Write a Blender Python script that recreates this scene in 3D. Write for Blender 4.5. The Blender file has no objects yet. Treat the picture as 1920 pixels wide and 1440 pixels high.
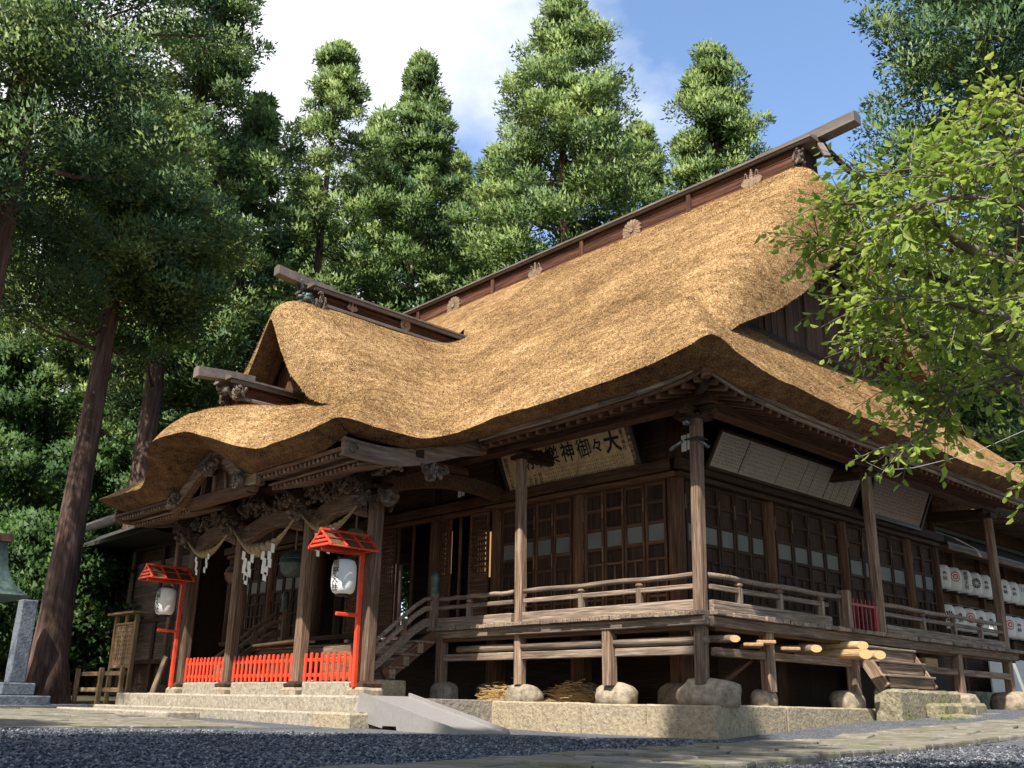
import bpy, bmesh, math, random
import numpy as np
from mathutils import Vector, Matrix, noise
from mathutils.geometry import delaunay_2d_cdt

random.seed(7); RNG = np.random.default_rng(7)
scene = bpy.context.scene
col = scene.collection
R = math.radians

# ------------------------------------------------------------------ camera
CAM = Vector((9.8279, -13.6602, -0.3849))
FW = Vector((-0.69395972, 0.6474596, 0.31498565)).normalized()
RT = Vector((0.68668539, 0.72670337, 0.01911493)).normalized()
UP = RT.cross(FW)
cd = bpy.data.cameras.new('camera'); cam = bpy.data.objects.new('camera', cd); col.objects.link(cam)
cd.sensor_width = 36.0; cd.lens = 1813.975 / 1920 * 36; cd.clip_start = 0.05; cd.clip_end = 2000
mw = Matrix.Identity(4)
for i in range(3):
    mw[i][0] = RT[i]; mw[i][1] = UP[i]; mw[i][2] = -FW[i]; mw[i][3] = CAM[i]
cam.matrix_world = mw
scene.camera = cam

# ------------------------------------------------------------------ sky, sun, exposure
SUN = Vector((0.27, -0.667, 1.0)).normalized()       # towards the sun
EL = math.asin(SUN.z); AZ = math.atan2(SUN.x, SUN.y)
world = bpy.data.worlds.new('World'); scene.world = world; world.use_nodes = True
wn = world.node_tree.nodes; wl = world.node_tree.links
for n in list(wn): wn.remove(n)
wo = wn.new('ShaderNodeOutputWorld'); bg = wn.new('ShaderNodeBackground')
sky = wn.new('ShaderNodeTexSky'); sky.sky_type = 'NISHITA'; sky.sun_disc = False
sky.sun_elevation = EL; sky.sun_rotation = AZ; sky.air_density = 1.0; sky.dust_density = 0.25; sky.ozone_density = 2.2
tc = wn.new('ShaderNodeTexCoord')
mp = wn.new('ShaderNodeMapping'); mp.inputs['Scale'].default_value = (1.0, 1.0, 1.5); mp.inputs['Location'].default_value = (1.3, 2.1, 0.4)
nz = wn.new('ShaderNodeTexNoise'); nz.inputs['Scale'].default_value = 1.55; nz.inputs['Detail'].default_value = 9; nz.inputs['Roughness'].default_value = 0.52
cr = wn.new('ShaderNodeValToRGB'); cr.color_ramp.elements[0].position = 0.44; cr.color_ramp.elements[1].position = 0.54
mx = wn.new('ShaderNodeMixRGB'); mx.inputs['Color2'].default_value = (4.3, 4.38, 4.5, 1)
wl.new(tc.outputs['Generated'], mp.inputs['Vector']); wl.new(mp.outputs['Vector'], nz.inputs['Vector'])
dt = wn.new('ShaderNodeVectorMath'); dt.operation = 'DOT_PRODUCT'; dt.inputs[1].default_value = tuple(-RT); wl.new(tc.outputs['Generated'], dt.inputs[0])
ma = wn.new('ShaderNodeMath'); ma.operation = 'MULTIPLY_ADD'; ma.inputs[1].default_value = .36; wl.new(dt.outputs['Value'], ma.inputs[0]); wl.new(nz.outputs['Fac'], ma.inputs[2])
wl.new(ma.outputs[0], cr.inputs['Fac']); wl.new(cr.outputs['Color'], mx.inputs['Fac'])
wl.new(sky.outputs['Color'], mx.inputs['Color1']); wl.new(mx.outputs['Color'], bg.inputs['Color'])
bg.inputs['Strength'].default_value = 0.15
wl.new(bg.outputs['Background'], wo.inputs['Surface'])
sd = bpy.data.lights.new('sun', 'SUN'); sd.energy = 4.5; sd.angle = R(0.53); sd.color = (1.0, 0.95, 0.86)
sun = bpy.data.objects.new('sun', sd); col.objects.link(sun)
sun.rotation_euler = SUN.to_track_quat('Z', 'Y').to_euler(); sun.location = (0, -20, 40)
scene.view_settings.view_transform = 'Standard'; scene.view_settings.look = 'None'
scene.view_settings.gamma = 1; scene.view_settings.use_curve_mapping = False
scene.view_settings.exposure = 1.0

# ------------------------------------------------------------------ materials
MATS = {}
def mat_base(name):
    m = bpy.data.materials.new(name); m.use_nodes = True
    nt = m.node_tree; b = nt.nodes['Principled BSDF']
    MATS[name] = m
    return m, nt, b
def ramp(nt, stops):
    c = nt.nodes.new('ShaderNodeValToRGB'); e = c.color_ramp.elements
    while len(e) < len(stops): e.new(0.5)
    for k, (p, rgb) in enumerate(stops): e[k].position = p; e[k].color = (*rgb, 1)
    return c
def nodenoise(nt, vec, scale, detail=4, rough=0.55):
    n = nt.nodes.new('ShaderNodeTexNoise'); n.inputs['Scale'].default_value = scale
    n.inputs['Detail'].default_value = detail; n.inputs['Roughness'].default_value = rough
    nt.links.new(vec, n.inputs['Vector']); return n
def coords(nt, scale=(1, 1, 1), rand=True):
    t = nt.nodes.new('ShaderNodeTexCoord'); mpn = nt.nodes.new('ShaderNodeMapping')
    mpn.inputs['Scale'].default_value = scale
    if rand:
        oi = nt.nodes.new('ShaderNodeObjectInfo'); vm = nt.nodes.new('ShaderNodeVectorMath'); vm.operation = 'SCALE'
        cb = nt.nodes.new('ShaderNodeCombineXYZ')
        for k in range(3): nt.links.new(oi.outputs['Random'], cb.inputs[k])
        nt.links.new(cb.outputs[0], vm.inputs[0]); vm.inputs['Scale'].default_value = 37.0
        ad = nt.nodes.new('ShaderNodeVectorMath'); ad.operation = 'ADD'
        nt.links.new(t.outputs['Object'], ad.inputs[0]); nt.links.new(vm.outputs[0], ad.inputs[1])
        nt.links.new(ad.outputs[0], mpn.inputs['Vector'])
    else: nt.links.new(t.outputs['Object'], mpn.inputs['Vector'])
    return mpn.outputs['Vector'], t
def bump(nt, b, hsock, strength, dist):
    bn = nt.nodes.new('ShaderNodeBump'); bn.inputs['Strength'].default_value = strength; bn.inputs['Distance'].default_value = dist
    nt.links.new(hsock, bn.inputs['Height']); nt.links.new(bn.outputs['Normal'], b.inputs['Normal']); return bn
def wood(name, c0, c1, c2, grain=(1.3, 30, 30), rough=0.78, tint=0.38, axis=None):
    m, nt, b = mat_base(name)
    v, _ = coords(nt, grain)
    n = nodenoise(nt, v, 1.0, 9, 0.70)
    c = ramp(nt, [(0.33, c0), (0.5, c1), (0.68, c2)]); nt.links.new(n.outputs['Fac'], c.inputs['Fac'])
    v2, _ = coords(nt, (0.7, 1.1, 1.1)); n2 = nodenoise(nt, v2, 1.3, 3)
    oi = nt.nodes.new('ShaderNodeObjectInfo')
    ma = nt.nodes.new('ShaderNodeMath'); ma.operation = 'ADD'; nt.links.new(n2.outputs['Fac'], ma.inputs[0]); nt.links.new(oi.outputs['Random'], ma.inputs[1])
    mr = nt.nodes.new('ShaderNodeMapRange'); mr.inputs['From Min'].default_value = 0.3; mr.inputs['From Max'].default_value = 1.7
    mr.inputs['To Min'].default_value = 1 - tint; mr.inputs['To Max'].default_value = 1 + tint
    nt.links.new(ma.outputs[0], mr.inputs['Value'])
    mu = nt.nodes.new('ShaderNodeVectorMath'); mu.operation = 'SCALE'
    nt.links.new(c.outputs['Color'], mu.inputs[0]); nt.links.new(mr.outputs[0], mu.inputs['Scale'])
    nt.links.new(mu.outputs[0], b.inputs['Base Color'])
    b.inputs['Roughness'].default_value = rough; b.inputs['Specular IOR Level'].default_value = 0.25
    bump(nt, b, n.outputs['Fac'], 0.7, 0.016)
    return m
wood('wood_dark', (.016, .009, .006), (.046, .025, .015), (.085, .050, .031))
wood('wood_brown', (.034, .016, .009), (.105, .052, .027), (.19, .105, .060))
wood('wood_grey', (.065, .045, .032), (.205, .152, .112), (.42, .335, .262))
wood('wood_post', (.055, .033, .022), (.185, .120, .080), (.38, .275, .20))
wood('wood_along_y', (.07, .045, .032), (.165, .11, .08), (.28, .205, .155), grain=(20, 1.0, 20))
wood('wood_raw', (.30, .17, .08), (.42, .26, .13), (.55, .38, .22))
wood('wood_gable', (.045, .025, .016), (.10, .055, .034), (.16, .095, .058), grain=(1.2, 18, 18))
wood('wood_ridge', (.022, .009, .006), (.085, .032, .018), (.19, .078, .042), grain=(.9, 16, 16))
wood('ridge_cap', (.105, .085, .075), (.155, .125, .11), (.21, .175, .155), grain=(1, 5, 5), tint=.15, rough=.5)
wood('siding', (.05, .036, .028), (.12, .09, .07), (.20, .155, .12))
wood('carved', (.030, .021, .015), (.12, .090, .068), (.30, .245, .195), grain=(7, 7, 7))
wood('wood_pillar', (.050, .030, .020), (.155, .095, .062), (.30, .21, .15))
wood('bark', (.028, .016, .012), (.085, .050, .038), (.17, .115, .09), grain=(9, 9, .7), tint=.25, rough=.95)
wood('bark_cherry', (.06, .05, .04), (.16, .13, .10), (.27, .23, .19), grain=(6, 6, 6), tint=.2)
def plain(name, rgb, rough=0.6, var=0.12, scale=6, spec=.35, metal=0, bumpd=0.0):
    m, nt, b = mat_base(name)
    v, _ = coords(nt); n = nodenoise(nt, v, scale, 5, .6)
    lo = tuple(max(0, c * (1 - var)) for c in rgb); hi = tuple(min(1, c * (1 + var)) for c in rgb)
    c = ramp(nt, [(.3, lo), (.7, hi)]); nt.links.new(n.outputs['Fac'], c.inputs['Fac']); nt.links.new(c.outputs['Color'], b.inputs['Base Color'])
    b.inputs['Roughness'].default_value = rough; b.inputs['Specular IOR Level'].default_value = spec; b.inputs['Metallic'].default_value = metal
    if bumpd: bump(nt, b, n.outputs['Fac'], .6, bumpd)
    return m
plain('red_paint', (.68, .062, .022), .45, .16, 5)
plain('red_dark', (.30, .018, .02), .5, .2, 5)
plain('white_paper', (.74, .73, .69), .8, .06, 9, .2)
plain('black_ink', (.012, .011, .011), .7, .2)
plain('red_ink', (.50, .04, .04), .7, .1)
plain('blue_ink', (.10, .16, .42), .7, .1)
plain('black_lacquer', (.018, .018, .02), .4, .2)
plain('frosted_pane', (.17, .172, .155), .6, .12, 3, .2)
plain('glass_dark', (.02, .022, .022), .08, .2, 3, .6)
plain('sign_board', (.55, .395, .22), .7, .26, 7)
plain('votive_paper', (.33, .30, .25), .8, .10, 11)
plain('ramp_metal', (.25, .235, .225), .5, .09, 12, .5)
plain('bronze', (.085, .125, .11), .55, .35, 9, .4, .3)
plain('copper_old', (.16, .085, .06), .5, .3, 8, .4, .4)
plain('copper_green', (.17, .25, .21), .6, .2, 5)
plain('roof_tile', (.05, .045, .042), .6, .2, 6)
plain('rope', (.33, .25, .145), .9, .3, 40, .1, 0, .01)
plain('plaster', (.62, .60, .56), .9, .08, 4)
plain('steel', (.16, .165, .17), .3, .1, 6, .5, .8)
plain('log_end', (.62, .40, .19), .8, .15, 20)
plain('lamp_paper', (.66, .52, .30), .8, .1)
plain('roof_left', (.10, .085, .07), .9, .25, 14)
plain('cable', (.5, .5, .5), .6, .05)
# lit paper lantern deep inside the hall; same glow put on the plaque board
m, nt, b = mat_base('lit_paper'); b.inputs['Base Color'].default_value = (.7, .5, .25, 1)
b.inputs['Emission Color'].default_value = (1.0, .55, .18, 1); b.inputs['Emission Strength'].default_value = .35
def stone(name, c0, c1, moss=None, pits=1.0, sc=5.0):
    m, nt, b = mat_base(name)
    v, _ = coords(nt); n = nodenoise(nt, v, sc, 8, .65)
    c = ramp(nt, [(.3, c0), (.68, c1)]); nt.links.new(n.outputs['Fac'], c.inputs['Fac'])
    last = c.outputs['Color']
    if moss:
        n3 = nodenoise(nt, v, 1.7, 6, .6); mr = ramp(nt, [(.48, (0, 0, 0)), (.66, (1, 1, 1))]); nt.links.new(n3.outputs['Fac'], mr.inputs['Fac'])
        mxx = nt.nodes.new('ShaderNodeMixRGB'); mxx.inputs['Color2'].default_value = (*moss, 1)
        nt.links.new(mr.outputs['Color'], mxx.inputs['Fac']); nt.links.new(last, mxx.inputs['Color1']); last = mxx.outputs['Color']
    vo = nt.nodes.new('ShaderNodeTexVoronoi'); vo.inputs['Scale'].default_value = 13; nt.links.new(v, vo.inputs['Vector'])
    pr = ramp(nt, [(.10, (.28, .26, .22)), (.24, (1, 1, 1))]); nt.links.new(vo.outputs['Distance'], pr.inputs['Fac'])
    mul = nt.nodes.new('ShaderNodeMixRGB'); mul.blend_type = 'MULTIPLY'; mul.inputs['Fac'].default_value = .75 * pits
    nt.links.new(last, mul.inputs['Color1']); nt.links.new(pr.outputs['Color'], mul.inputs['Color2'])
    nt.links.new(mul.outputs['Color'], b.inputs['Base Color']); b.inputs['Roughness'].default_value = .92; b.inputs['Specular IOR Level'].default_value = .2
    pm = nt.nodes.new('ShaderNodeMath'); pm.operation = 'MULTIPLY_ADD'; pm.inputs[1].default_value = .35 * pits; nt.links.new(pr.outputs['Color'], pm.inputs[0]); nt.links.new(n.outputs['Fac'], pm.inputs[2])
    bump(nt, b, pm.outputs[0], .85, .035)
    return m
stone('kerb_stone', (.24, .19, .125), (.46, .38, .265), pits=.65, sc=14)
stone('mossy_stone', (.13, .11, .07), (.38, .33, .23), moss=(.10, .12, .035), sc=16)
stone('step_stone', (.20, .17, .13), (.44, .385, .305), pits=.6, sc=12)
stone('boulder', (.16, .125, .088), (.42, .35, .26), pits=.25, sc=8.0)
stone('flagstone', (.10, .09, .073), (.27, .24, .195), moss=(.13, .125, .07), pits=.3, sc=4)
stone('granite', (.10, .115, .14), (.20, .22, .25), pits=.2, sc=14)
stone('gravel_pebble', (.055, .06, .074), (.17, .177, .20), pits=.2, sc=30)
stone('pebble_light', (.16, .165, .175), (.36, .36, .365), pits=.1, sc=30)
stone('pebble_dark', (.02, .023, .03), (.07, .075, .092), pits=.1, sc=30)
m, nt, b = mat_base('gravel')
v, _ = coords(nt, rand=False); vo = nt.nodes.new('ShaderNodeTexVoronoi'); vo.inputs['Scale'].default_value = 38; nt.links.new(v, vo.inputs['Vector'])
hs = nt.nodes.new('ShaderNodeSeparateColor'); nt.links.new(vo.outputs['Color'], hs.inputs[0])
c = ramp(nt, [(0, (.040, .044, .054)), (.6, (.105, .11, .128)), (1, (.21, .215, .23))]); nt.links.new(hs.outputs[0], c.inputs['Fac'])
n2 = nodenoise(nt, v, .9, 5); c2 = ramp(nt, [(.4, (.82, .82, .84)), (.66, (1.12, 1.08, 1.0))]); nt.links.new(n2.outputs['Fac'], c2.inputs['Fac'])
mul = nt.nodes.new('ShaderNodeMixRGB'); mul.blend_type = 'MULTIPLY'; mul.inputs['Fac'].default_value = 1
nt.links.new(c.outputs['Color'], mul.inputs['Color1']); nt.links.new(c2.outputs['Color'], mul.inputs['Color2'])
nt.links.new(mul.outputs['Color'], b.inputs['Base Color']); b.inputs['Roughness'].default_value = .95
bump(nt, b, vo.outputs['Distance'], .9, .03)
plain('earth', (.19, .115, .06), .95, .3, 5, .1, 0, .03)
plain('forest_floor', (.06, .05, .028), .95, .4, 1.5, .1)
def thatch(name, stops, course, speck=24.0, bd=.05):
    m, nt, b = mat_base(name)
    v, t = coords(nt, rand=False)
    big = nodenoise(nt, v, .5, 5, .65)
    mid = nodenoise(nt, v, 5.0, 4, .65)
    fine = nodenoise(nt, v, speck, 4, .8)
    # laid courses: streaks that follow the level lines
    mpn = nt.nodes.new('ShaderNodeMapping'); mpn.inputs['Scale'].default_value = (.30, .30, course); nt.links.new(t.outputs['Object'], mpn.inputs['Vector'])
    cs = nodenoise(nt, mpn.outputs['Vector'], 1.0, 5, .7)
    def mad(a, k, c=None):
        q = nt.nodes.new('ShaderNodeMath'); q.operation = 'MULTIPLY_ADD'; q.inputs[1].default_value = k; nt.links.new(a, q.inputs[0])
        if c is None: q.inputs[2].default_value = 0
        else: nt.links.new(c, q.inputs[2])
        return q.outputs[0]
    h = mad(fine.outputs['Fac'], .46); h2 = mad(cs.outputs['Fac'], .13, h); h3 = mad(mid.outputs['Fac'], .20, h2); h4 = mad(big.outputs['Fac'], .21, h3)
    c = ramp(nt, stops); nt.links.new(h4, c.inputs['Fac']); nt.links.new(c.outputs['Color'], b.inputs['Base Color'])
    b.inputs['Roughness'].default_value = .9; b.inputs['Specular IOR Level'].default_value = .12
    bump(nt, b, h, 1.0, bd)
    return m
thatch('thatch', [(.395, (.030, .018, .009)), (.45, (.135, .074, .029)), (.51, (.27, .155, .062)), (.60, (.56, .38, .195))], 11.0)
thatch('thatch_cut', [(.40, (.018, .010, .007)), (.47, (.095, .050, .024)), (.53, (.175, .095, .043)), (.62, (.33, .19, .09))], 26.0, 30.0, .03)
thatch('straw', [(.4, (.20, .12, .05)), (.5, (.42, .27, .11)), (.6, (.6, .42, .2))], 3.0)
def leafmat(name, lo, mid, hi, sc=.35, trans=.3):
    m, nt, b = mat_base(name)
    v, t = coords(nt)
    n = nodenoise(nt, v, sc, 4, .6); n2 = nodenoise(nt, v, 4.5, 2, .6)
    ad = nt.nodes.new('ShaderNodeMath'); ad.operation = 'MULTIPLY_ADD'; ad.inputs[1].default_value = .5; nt.links.new(n2.outputs['Fac'], ad.inputs[0])
    hf = nt.nodes.new('ShaderNodeMath'); hf.operation = 'MULTIPLY'; hf.inputs[1].default_value = .5; nt.links.new(n.outputs['Fac'], hf.inputs[0]); nt.links.new(hf.outputs[0], ad.inputs[2])
    c = ramp(nt, [(.36, lo), (.5, mid), (.64, hi)]); nt.links.new(ad.outputs[0], c.inputs['Fac']); nt.links.new(c.outputs['Color'], b.inputs['Base Color'])
    b.inputs['Roughness'].default_value = .55; b.inputs['Specular IOR Level'].default_value = .3
    tr = nt.nodes.new('ShaderNodeBsdfTranslucent'); nt.links.new(c.outputs['Color'], tr.inputs['Color'])
    ms = nt.nodes.new('ShaderNodeMixShader'); ms.inputs[0].default_value = trans
    out = nt.nodes['Material Output']; nt.links.new(b.outputs[0], ms.inputs[1]); nt.links.new(tr.outputs[0], ms.inputs[2]); nt.links.new(ms.outputs[0], out.inputs['Surface'])
    return m
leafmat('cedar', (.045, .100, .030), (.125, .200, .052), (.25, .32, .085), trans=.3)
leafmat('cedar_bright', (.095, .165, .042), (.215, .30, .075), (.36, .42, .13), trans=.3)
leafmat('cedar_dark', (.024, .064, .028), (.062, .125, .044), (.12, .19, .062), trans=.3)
leafmat('broadleaf', (.026, .065, .018), (.060, .13, .030), (.13, .21, .046), sc=.6, trans=.35)
leafmat('cherry_leaf', (.13, .21, .028), (.27, .37, .058), (.46, .50, .11), sc=.8, trans=.5)

# ------------------------------------------------------------------ mesh helpers
def mesh_of(verts, faces, mat, smooth=False):
    me = bpy.data.meshes.new('m'); me.from_pydata([tuple(p) for p in verts], [], faces)
    me.materials.append(MATS[mat])
    if smooth: me.polygons.foreach_set('use_smooth', [True] * len(me.polygons))
    me.update(); return me
WM = {}
def link(name, data, parent=None, M=None):
    o = bpy.data.objects.new(name, data); col.objects.link(o)
    M = M.copy() if M is not None else Matrix.Identity(4)
    o.matrix_basis = M; WM[o.name] = M
    if parent is not None:
        o.parent = parent; o.matrix_parent_inverse = WM[parent.name].inverted()
    if data is not None and data.users == 1: data.name = name
    return o
def thing(name, loc, label, cat, group=None):
    o = link(name, None, None, Matrix.Translation(loc)); o.empty_display_size = .2
    return tag(o, label, cat, group)
def tag(o, label=None, cat=None, group=None, kind=None):
    if label: o['label'] = label
    if cat: o['category'] = cat
    if group: o['group'] = group
    if kind: o['kind'] = kind
    return o
def mobj(name, verts, faces, mat, parent=None, smooth=False):
    return link(name, mesh_of(verts, faces, mat, smooth), parent)
BOXC = {}
def bevel_box(dx, dy, dz, b, mat):
    key = (round(dx, 3), round(dy, 3), round(dz, 3), round(b, 4), mat)
    if key in BOXC: return BOXC[key]
    b = min(b, dx * .45, dy * .45, dz * .45)
    h = (dx / 2, dy / 2, dz / 2); vs = []; idx = {}
    for sx in (-1, 1):
        for sy in (-1, 1):
            for sz in (-1, 1):
                for ax in range(3):
                    p = [sx * (h[0] - b), sy * (h[1] - b), sz * (h[2] - b)]; p[ax] = (sx, sy, sz)[ax] * h[ax]
                    idx[(sx, sy, sz, ax)] = len(vs); vs.append(p)
    fs = []
    for ax in range(3):
        o1, o2 = [(1, 2), (2, 0), (0, 1)][ax]
        for s in (-1, 1):
            q = []
            for a, c in ((-1, -1), (1, -1), (1, 1), (-1, 1)):
                k = [0, 0, 0]; k[ax] = s; k[o1] = a; k[o2] = c; q.append(idx[(*k, ax)])
            fs.append(q if s > 0 else q[::-1])
    for ax in range(3):           # edges along ax
        o1, o2 = [(1, 2), (2, 0), (0, 1)][ax]
        for a in (-1, 1):
            for c in (-1, 1):
                k0 = [0, 0, 0]; k0[o1] = a; k0[o2] = c; k1 = list(k0); k0[ax] = -1; k1[ax] = 1
                q = [idx[(*k0, o1)], idx[(*k1, o1)], idx[(*k1, o2)], idx[(*k0, o2)]]
                fs.append(q if a * c < 0 else q[::-1])
    for sx in (-1, 1):
        for sy in (-1, 1):
            for sz in (-1, 1):
                t = [idx[(sx, sy, sz, 0)], idx[(sx, sy, sz, 1)], idx[(sx, sy, sz, 2)]]
                fs.append(t if sx * sy * sz > 0 else t[::-1])
    me = mesh_of(vs, fs, mat); BOXC[key] = me; return me
def piece(name, dims, M, mat, parent=None, b=.012):
    return link(name, bevel_box(*dims, b, mat), parent, M)
def frame(a, bb, up=Vector((0, 0, 1))):
    a = Vector(a); bb = Vector(bb); x = (bb - a); L = x.length; x.normalize()
    y = Vector(up).cross(x)
    if y.length < 1e-4: y = Vector((0, 1, 0)).cross(x)
    y.normalize(); z = x.cross(y)
    M = Matrix.Identity(4); c = (a + bb) / 2
    for i in range(3): M[i][0] = x[i]; M[i][1] = y[i]; M[i][2] = z[i]; M[i][3] = c[i]
    return M, L
def beam(name, a, bb, w, h, mat, parent=None, b=.012, up=Vector((0, 0, 1))):
    M, L = frame(a, bb, up)
    return piece(name, (L, w, h), M, mat, parent, b)
def bx(name, x0, x1, y0, y1, z0, z1, mat, parent=None, b=.012):
    # box by extents; local X is the longest axis so that the grain follows it
    d = (abs(x1 - x0), abs(y1 - y0), abs(z1 - z0)); c = Vector(((x0 + x1) / 2, (y0 + y1) / 2, (z0 + z1) / 2)); k = d.index(max(d))
    if k == 0: M = Matrix.Translation(c); dd = d
    elif k == 1: M = Matrix.Translation(c) @ Matrix.Rotation(R(90), 4, 'Z'); dd = (d[1], d[0], d[2])
    else: M = Matrix.Translation(c) @ Matrix.Rotation(R(-90), 4, 'Y'); dd = (d[2], d[1], d[0])
    return piece(name, dd, M, mat, parent, b)
class MB:
    def __init__(s): s.v = []; s.f = []
    def add(s, vs, fs):
        o = len(s.v); s.v += [tuple(p) for p in vs]; s.f += [tuple(i + o for i in q) for q in fs]
    def box(s, x0, x1, y0, y1, z0, z1):
        s.add([(x0, y0, z0), (x1, y0, z0), (x1, y1, z0), (x0, y1, z0), (x0, y0, z1), (x1, y0, z1), (x1, y1, z1), (x0, y1, z1)],
              [(3, 2, 1, 0), (4, 5, 6, 7), (0, 1, 5, 4), (1, 2, 6, 5), (2, 3, 7, 6), (3, 0, 4, 7)])
    def rings(s, rings, cap=True, closed=True):
        n = len(rings[0]); vs = [p for r in rings for p in r]; fs = []
        for i in range(len(rings) - 1):
            for j in range(n if closed else n - 1):
                k = (j + 1) % n; fs.append((i * n + j, i * n + k, (i + 1) * n + k, (i + 1) * n + j))
        if cap and closed: fs.append(tuple(range(n - 1, -1, -1))); fs.append(tuple((len(rings) - 1) * n + j for j in range(n)))
        s.add(vs, fs)
    def tube(s, pts, rad, n=8, cap=True, squash=1.0):
        pts = [Vector(p) for p in pts]; rs = []
        ref = Vector((0, 0, 1))
        for i, p in enumerate(pts):
            d = (pts[min(i + 1, len(pts) - 1)] - pts[max(i - 1, 0)]).normalized()
            a = d.cross(ref)
            if a.length < .05: a = d.cross(Vector((0, 1, 0)))
            a.normalize(); c = a.cross(d); r = rad[i] if hasattr(rad, '__len__') else rad
            rs.append([p + (a * math.cos(2 * math.pi * j / n) + c * math.sin(2 * math.pi * j / n) * squash) * r for j in range(n)])
        s.rings(rs, cap)
    def lathe(s, prof, c=(0, 0, 0), n=20, cap=True):
        s.rings([[(c[0] + r * math.cos(2 * math.pi * j / n), c[1] + r * math.sin(2 * math.pi * j / n), c[2] + z) for j in range(n)] for r, z in prof], cap)
    def obj(s, name, mat, parent=None, smooth=False): return mobj(name, s.v, s.f, mat, parent, smooth)
def blob(c, r, seed=0, amp=.22, freq=1.3, sub=3, flat=0):
    bm = bmesh.new(); bmesh.ops.create_icosphere(bm, subdivisions=sub, radius=1)
    vs = []
    for v in bm.verts:
        p = v.co.copy(); d = 1 + amp * noise.noise(p * freq + Vector((seed * 7.3, seed * 3.1, seed))) + amp * .4 * noise.noise(p * freq * 2.7 + Vector((seed, 0, seed * 2)))
        q = Vector((p.x * r[0], p.y * r[1], p.z * r[2])) * d
        if flat: q.z = max(q.z, -r[2] * flat)
        vs.append(q + Vector(c))
    fs = [[v.index for v in f.verts] for f in bm.faces]; bm.free()
    return vs, fs
DG = None
TXT = {}
def text_verts(body, size, weight=.0, align='CENTER', lead=1.0):
    cu = bpy.data.curves.new('t', 'FONT'); cu.body = body; cu.size = size; cu.align_x = align; cu.align_y = 'CENTER'; cu.offset = weight * size
    cu.space_line = lead; cu.resolution_u = 2
    o = bpy.data.objects.new('t', cu); col.objects.link(o)
    bpy.context.view_layer.update()
    me = bpy.data.meshes.new_from_object(o.evaluated_get(bpy.context.evaluated_depsgraph_get()))
    vs = [v.co.copy() for v in me.vertices]; fs = [tuple(p.vertices) for p in me.polygons]
    bpy.data.objects.remove(o); bpy.data.curves.remove(cu); bpy.data.meshes.remove(me)
    return vs, fs

# ------------------------------------------------------------------ ground
XC = -10.2; RY = 6.34
def gz(x, y):
    z = -.84
    if y > 0: z += .062 * min(y, 9) * (1.0 if x >= 0 else max(0, (x + 3) / 3))
    if x < -3: z += .012 * min(-x - 3, 14)
    d = max(0, -x - 19) + max(0, y - 16)
    return z + .035 * min(d, 30)
def grid_coords(lo, hi, fine_lo, fine_hi, fs, cs):
    a = list(np.arange(lo, fine_lo, cs)) + list(np.arange(fine_lo, fine_hi, fs)) + list(np.arange(fine_hi, hi + cs, cs)); return a
gx = grid_coords(-220, 180, -26, 12, .5, 12); gy = grid_coords(-160, 240, -18, 20, .5, 12)
gv = [(x, y, gz(x, y) + .012 * noise.noise(Vector((x * .8, y * .8, 0)))) for y in gy for x in gx]; nx = len(gx)
gf = [(j * nx + i, j * nx + i + 1, (j + 1) * nx + i + 1, (j + 1) * nx + i) for j in range(len(gy) - 1) for i in range(nx - 1)]
ground = tag(mobj('gravel_ground', gv, gf, 'gravel', None, True), kind='structure')
# forest floor beyond the yard, a sheet a little above the gravel
ff = MB()
for (x0, x1, y0, y1) in ((-120, -21, -40, 120), (-21, 60, 24, 120), (14, 60, -40, 24)):
    n1 = max(2, int((x1 - x0) / 5)); n2 = max(2, int((y1 - y0) / 5))
    vs = [(x0 + (x1 - x0) * i / n1, y0 + (y1 - y0) * j / n2, 0) for j in range(n2 + 1) for i in range(n1 + 1)]
    vs = [(x, y, gz(x, y) + .03 + .05 * noise.noise(Vector((x * .3, y * .3, 3)))) for x, y, _ in vs]
    ff.add(vs, [(j * (n1 + 1) + i, j * (n1 + 1) + i + 1, (j + 1) * (n1 + 1) + i + 1, (j + 1) * (n1 + 1) + i) for j in range(n2) for i in range(n1)])
tag(ff.obj('forest_floor', 'forest_floor', None, True), kind='structure')
# loose pebbles on the gravel, densest near the camera
def pebbles(n):
    oct_v = np.array([(1, 0, 0), (-1, 0, 0), (0, 1, 0), (0, -1, 0), (0, 0, 1), (0, 0, -.6)], float)
    oct_f = np.array([(0, 2, 4), (2, 1, 4), (1, 3, 4), (3, 0, 4), (2, 0, 5), (1, 2, 5), (3, 1, 5), (0, 3, 5)])
    d = 2.6 + 13 * RNG.random(n) ** 1.5
    a = RNG.uniform(-.62, .62, n); base = math.atan2(FW.y, FW.x)
    px = CAM.x + d * np.cos(base + a); py = CAM.y + d * np.sin(base + a)
    keep = ((py < -.25) | (px > .75)) & ~((px < -4.7) & (py > -4.2)) & ~((px < .4) & (py > -.4))
    px, py, d = px[keep], py[keep], d[keep]; n = len(px)
    s = RNG.uniform(.010, .022, n) * (1 + .035 * d)
    V = np.zeros((n, 6, 3)); rot = RNG.uniform(0, 6.28, n); jit = RNG.uniform(.65, 1.3, (n, 6, 1))
    v = oct_v[None] * jit * s[:, None, None] * np.stack([np.ones(n), RNG.uniform(.6, 1, n), RNG.uniform(.45, .8, n)], 1)[:, None, :]
    V[..., 0] = v[..., 0] * np.cos(rot)[:, None] - v[..., 1] * np.sin(rot)[:, None] + px[:, None]
    V[..., 1] = v[..., 0] * np.sin(rot)[:, None] + v[..., 1] * np.cos(rot)[:, None] + py[:, None]
    zz = np.array([gz(x, y) for x, y in zip(px, py)]) + .006
    V[..., 2] = v[..., 2] + zz[:, None]
    F = (oct_f[None] + (np.arange(n) * 6)[:, None, None]).reshape(-1, 3)
    return V.reshape(-1, 3), F
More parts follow.
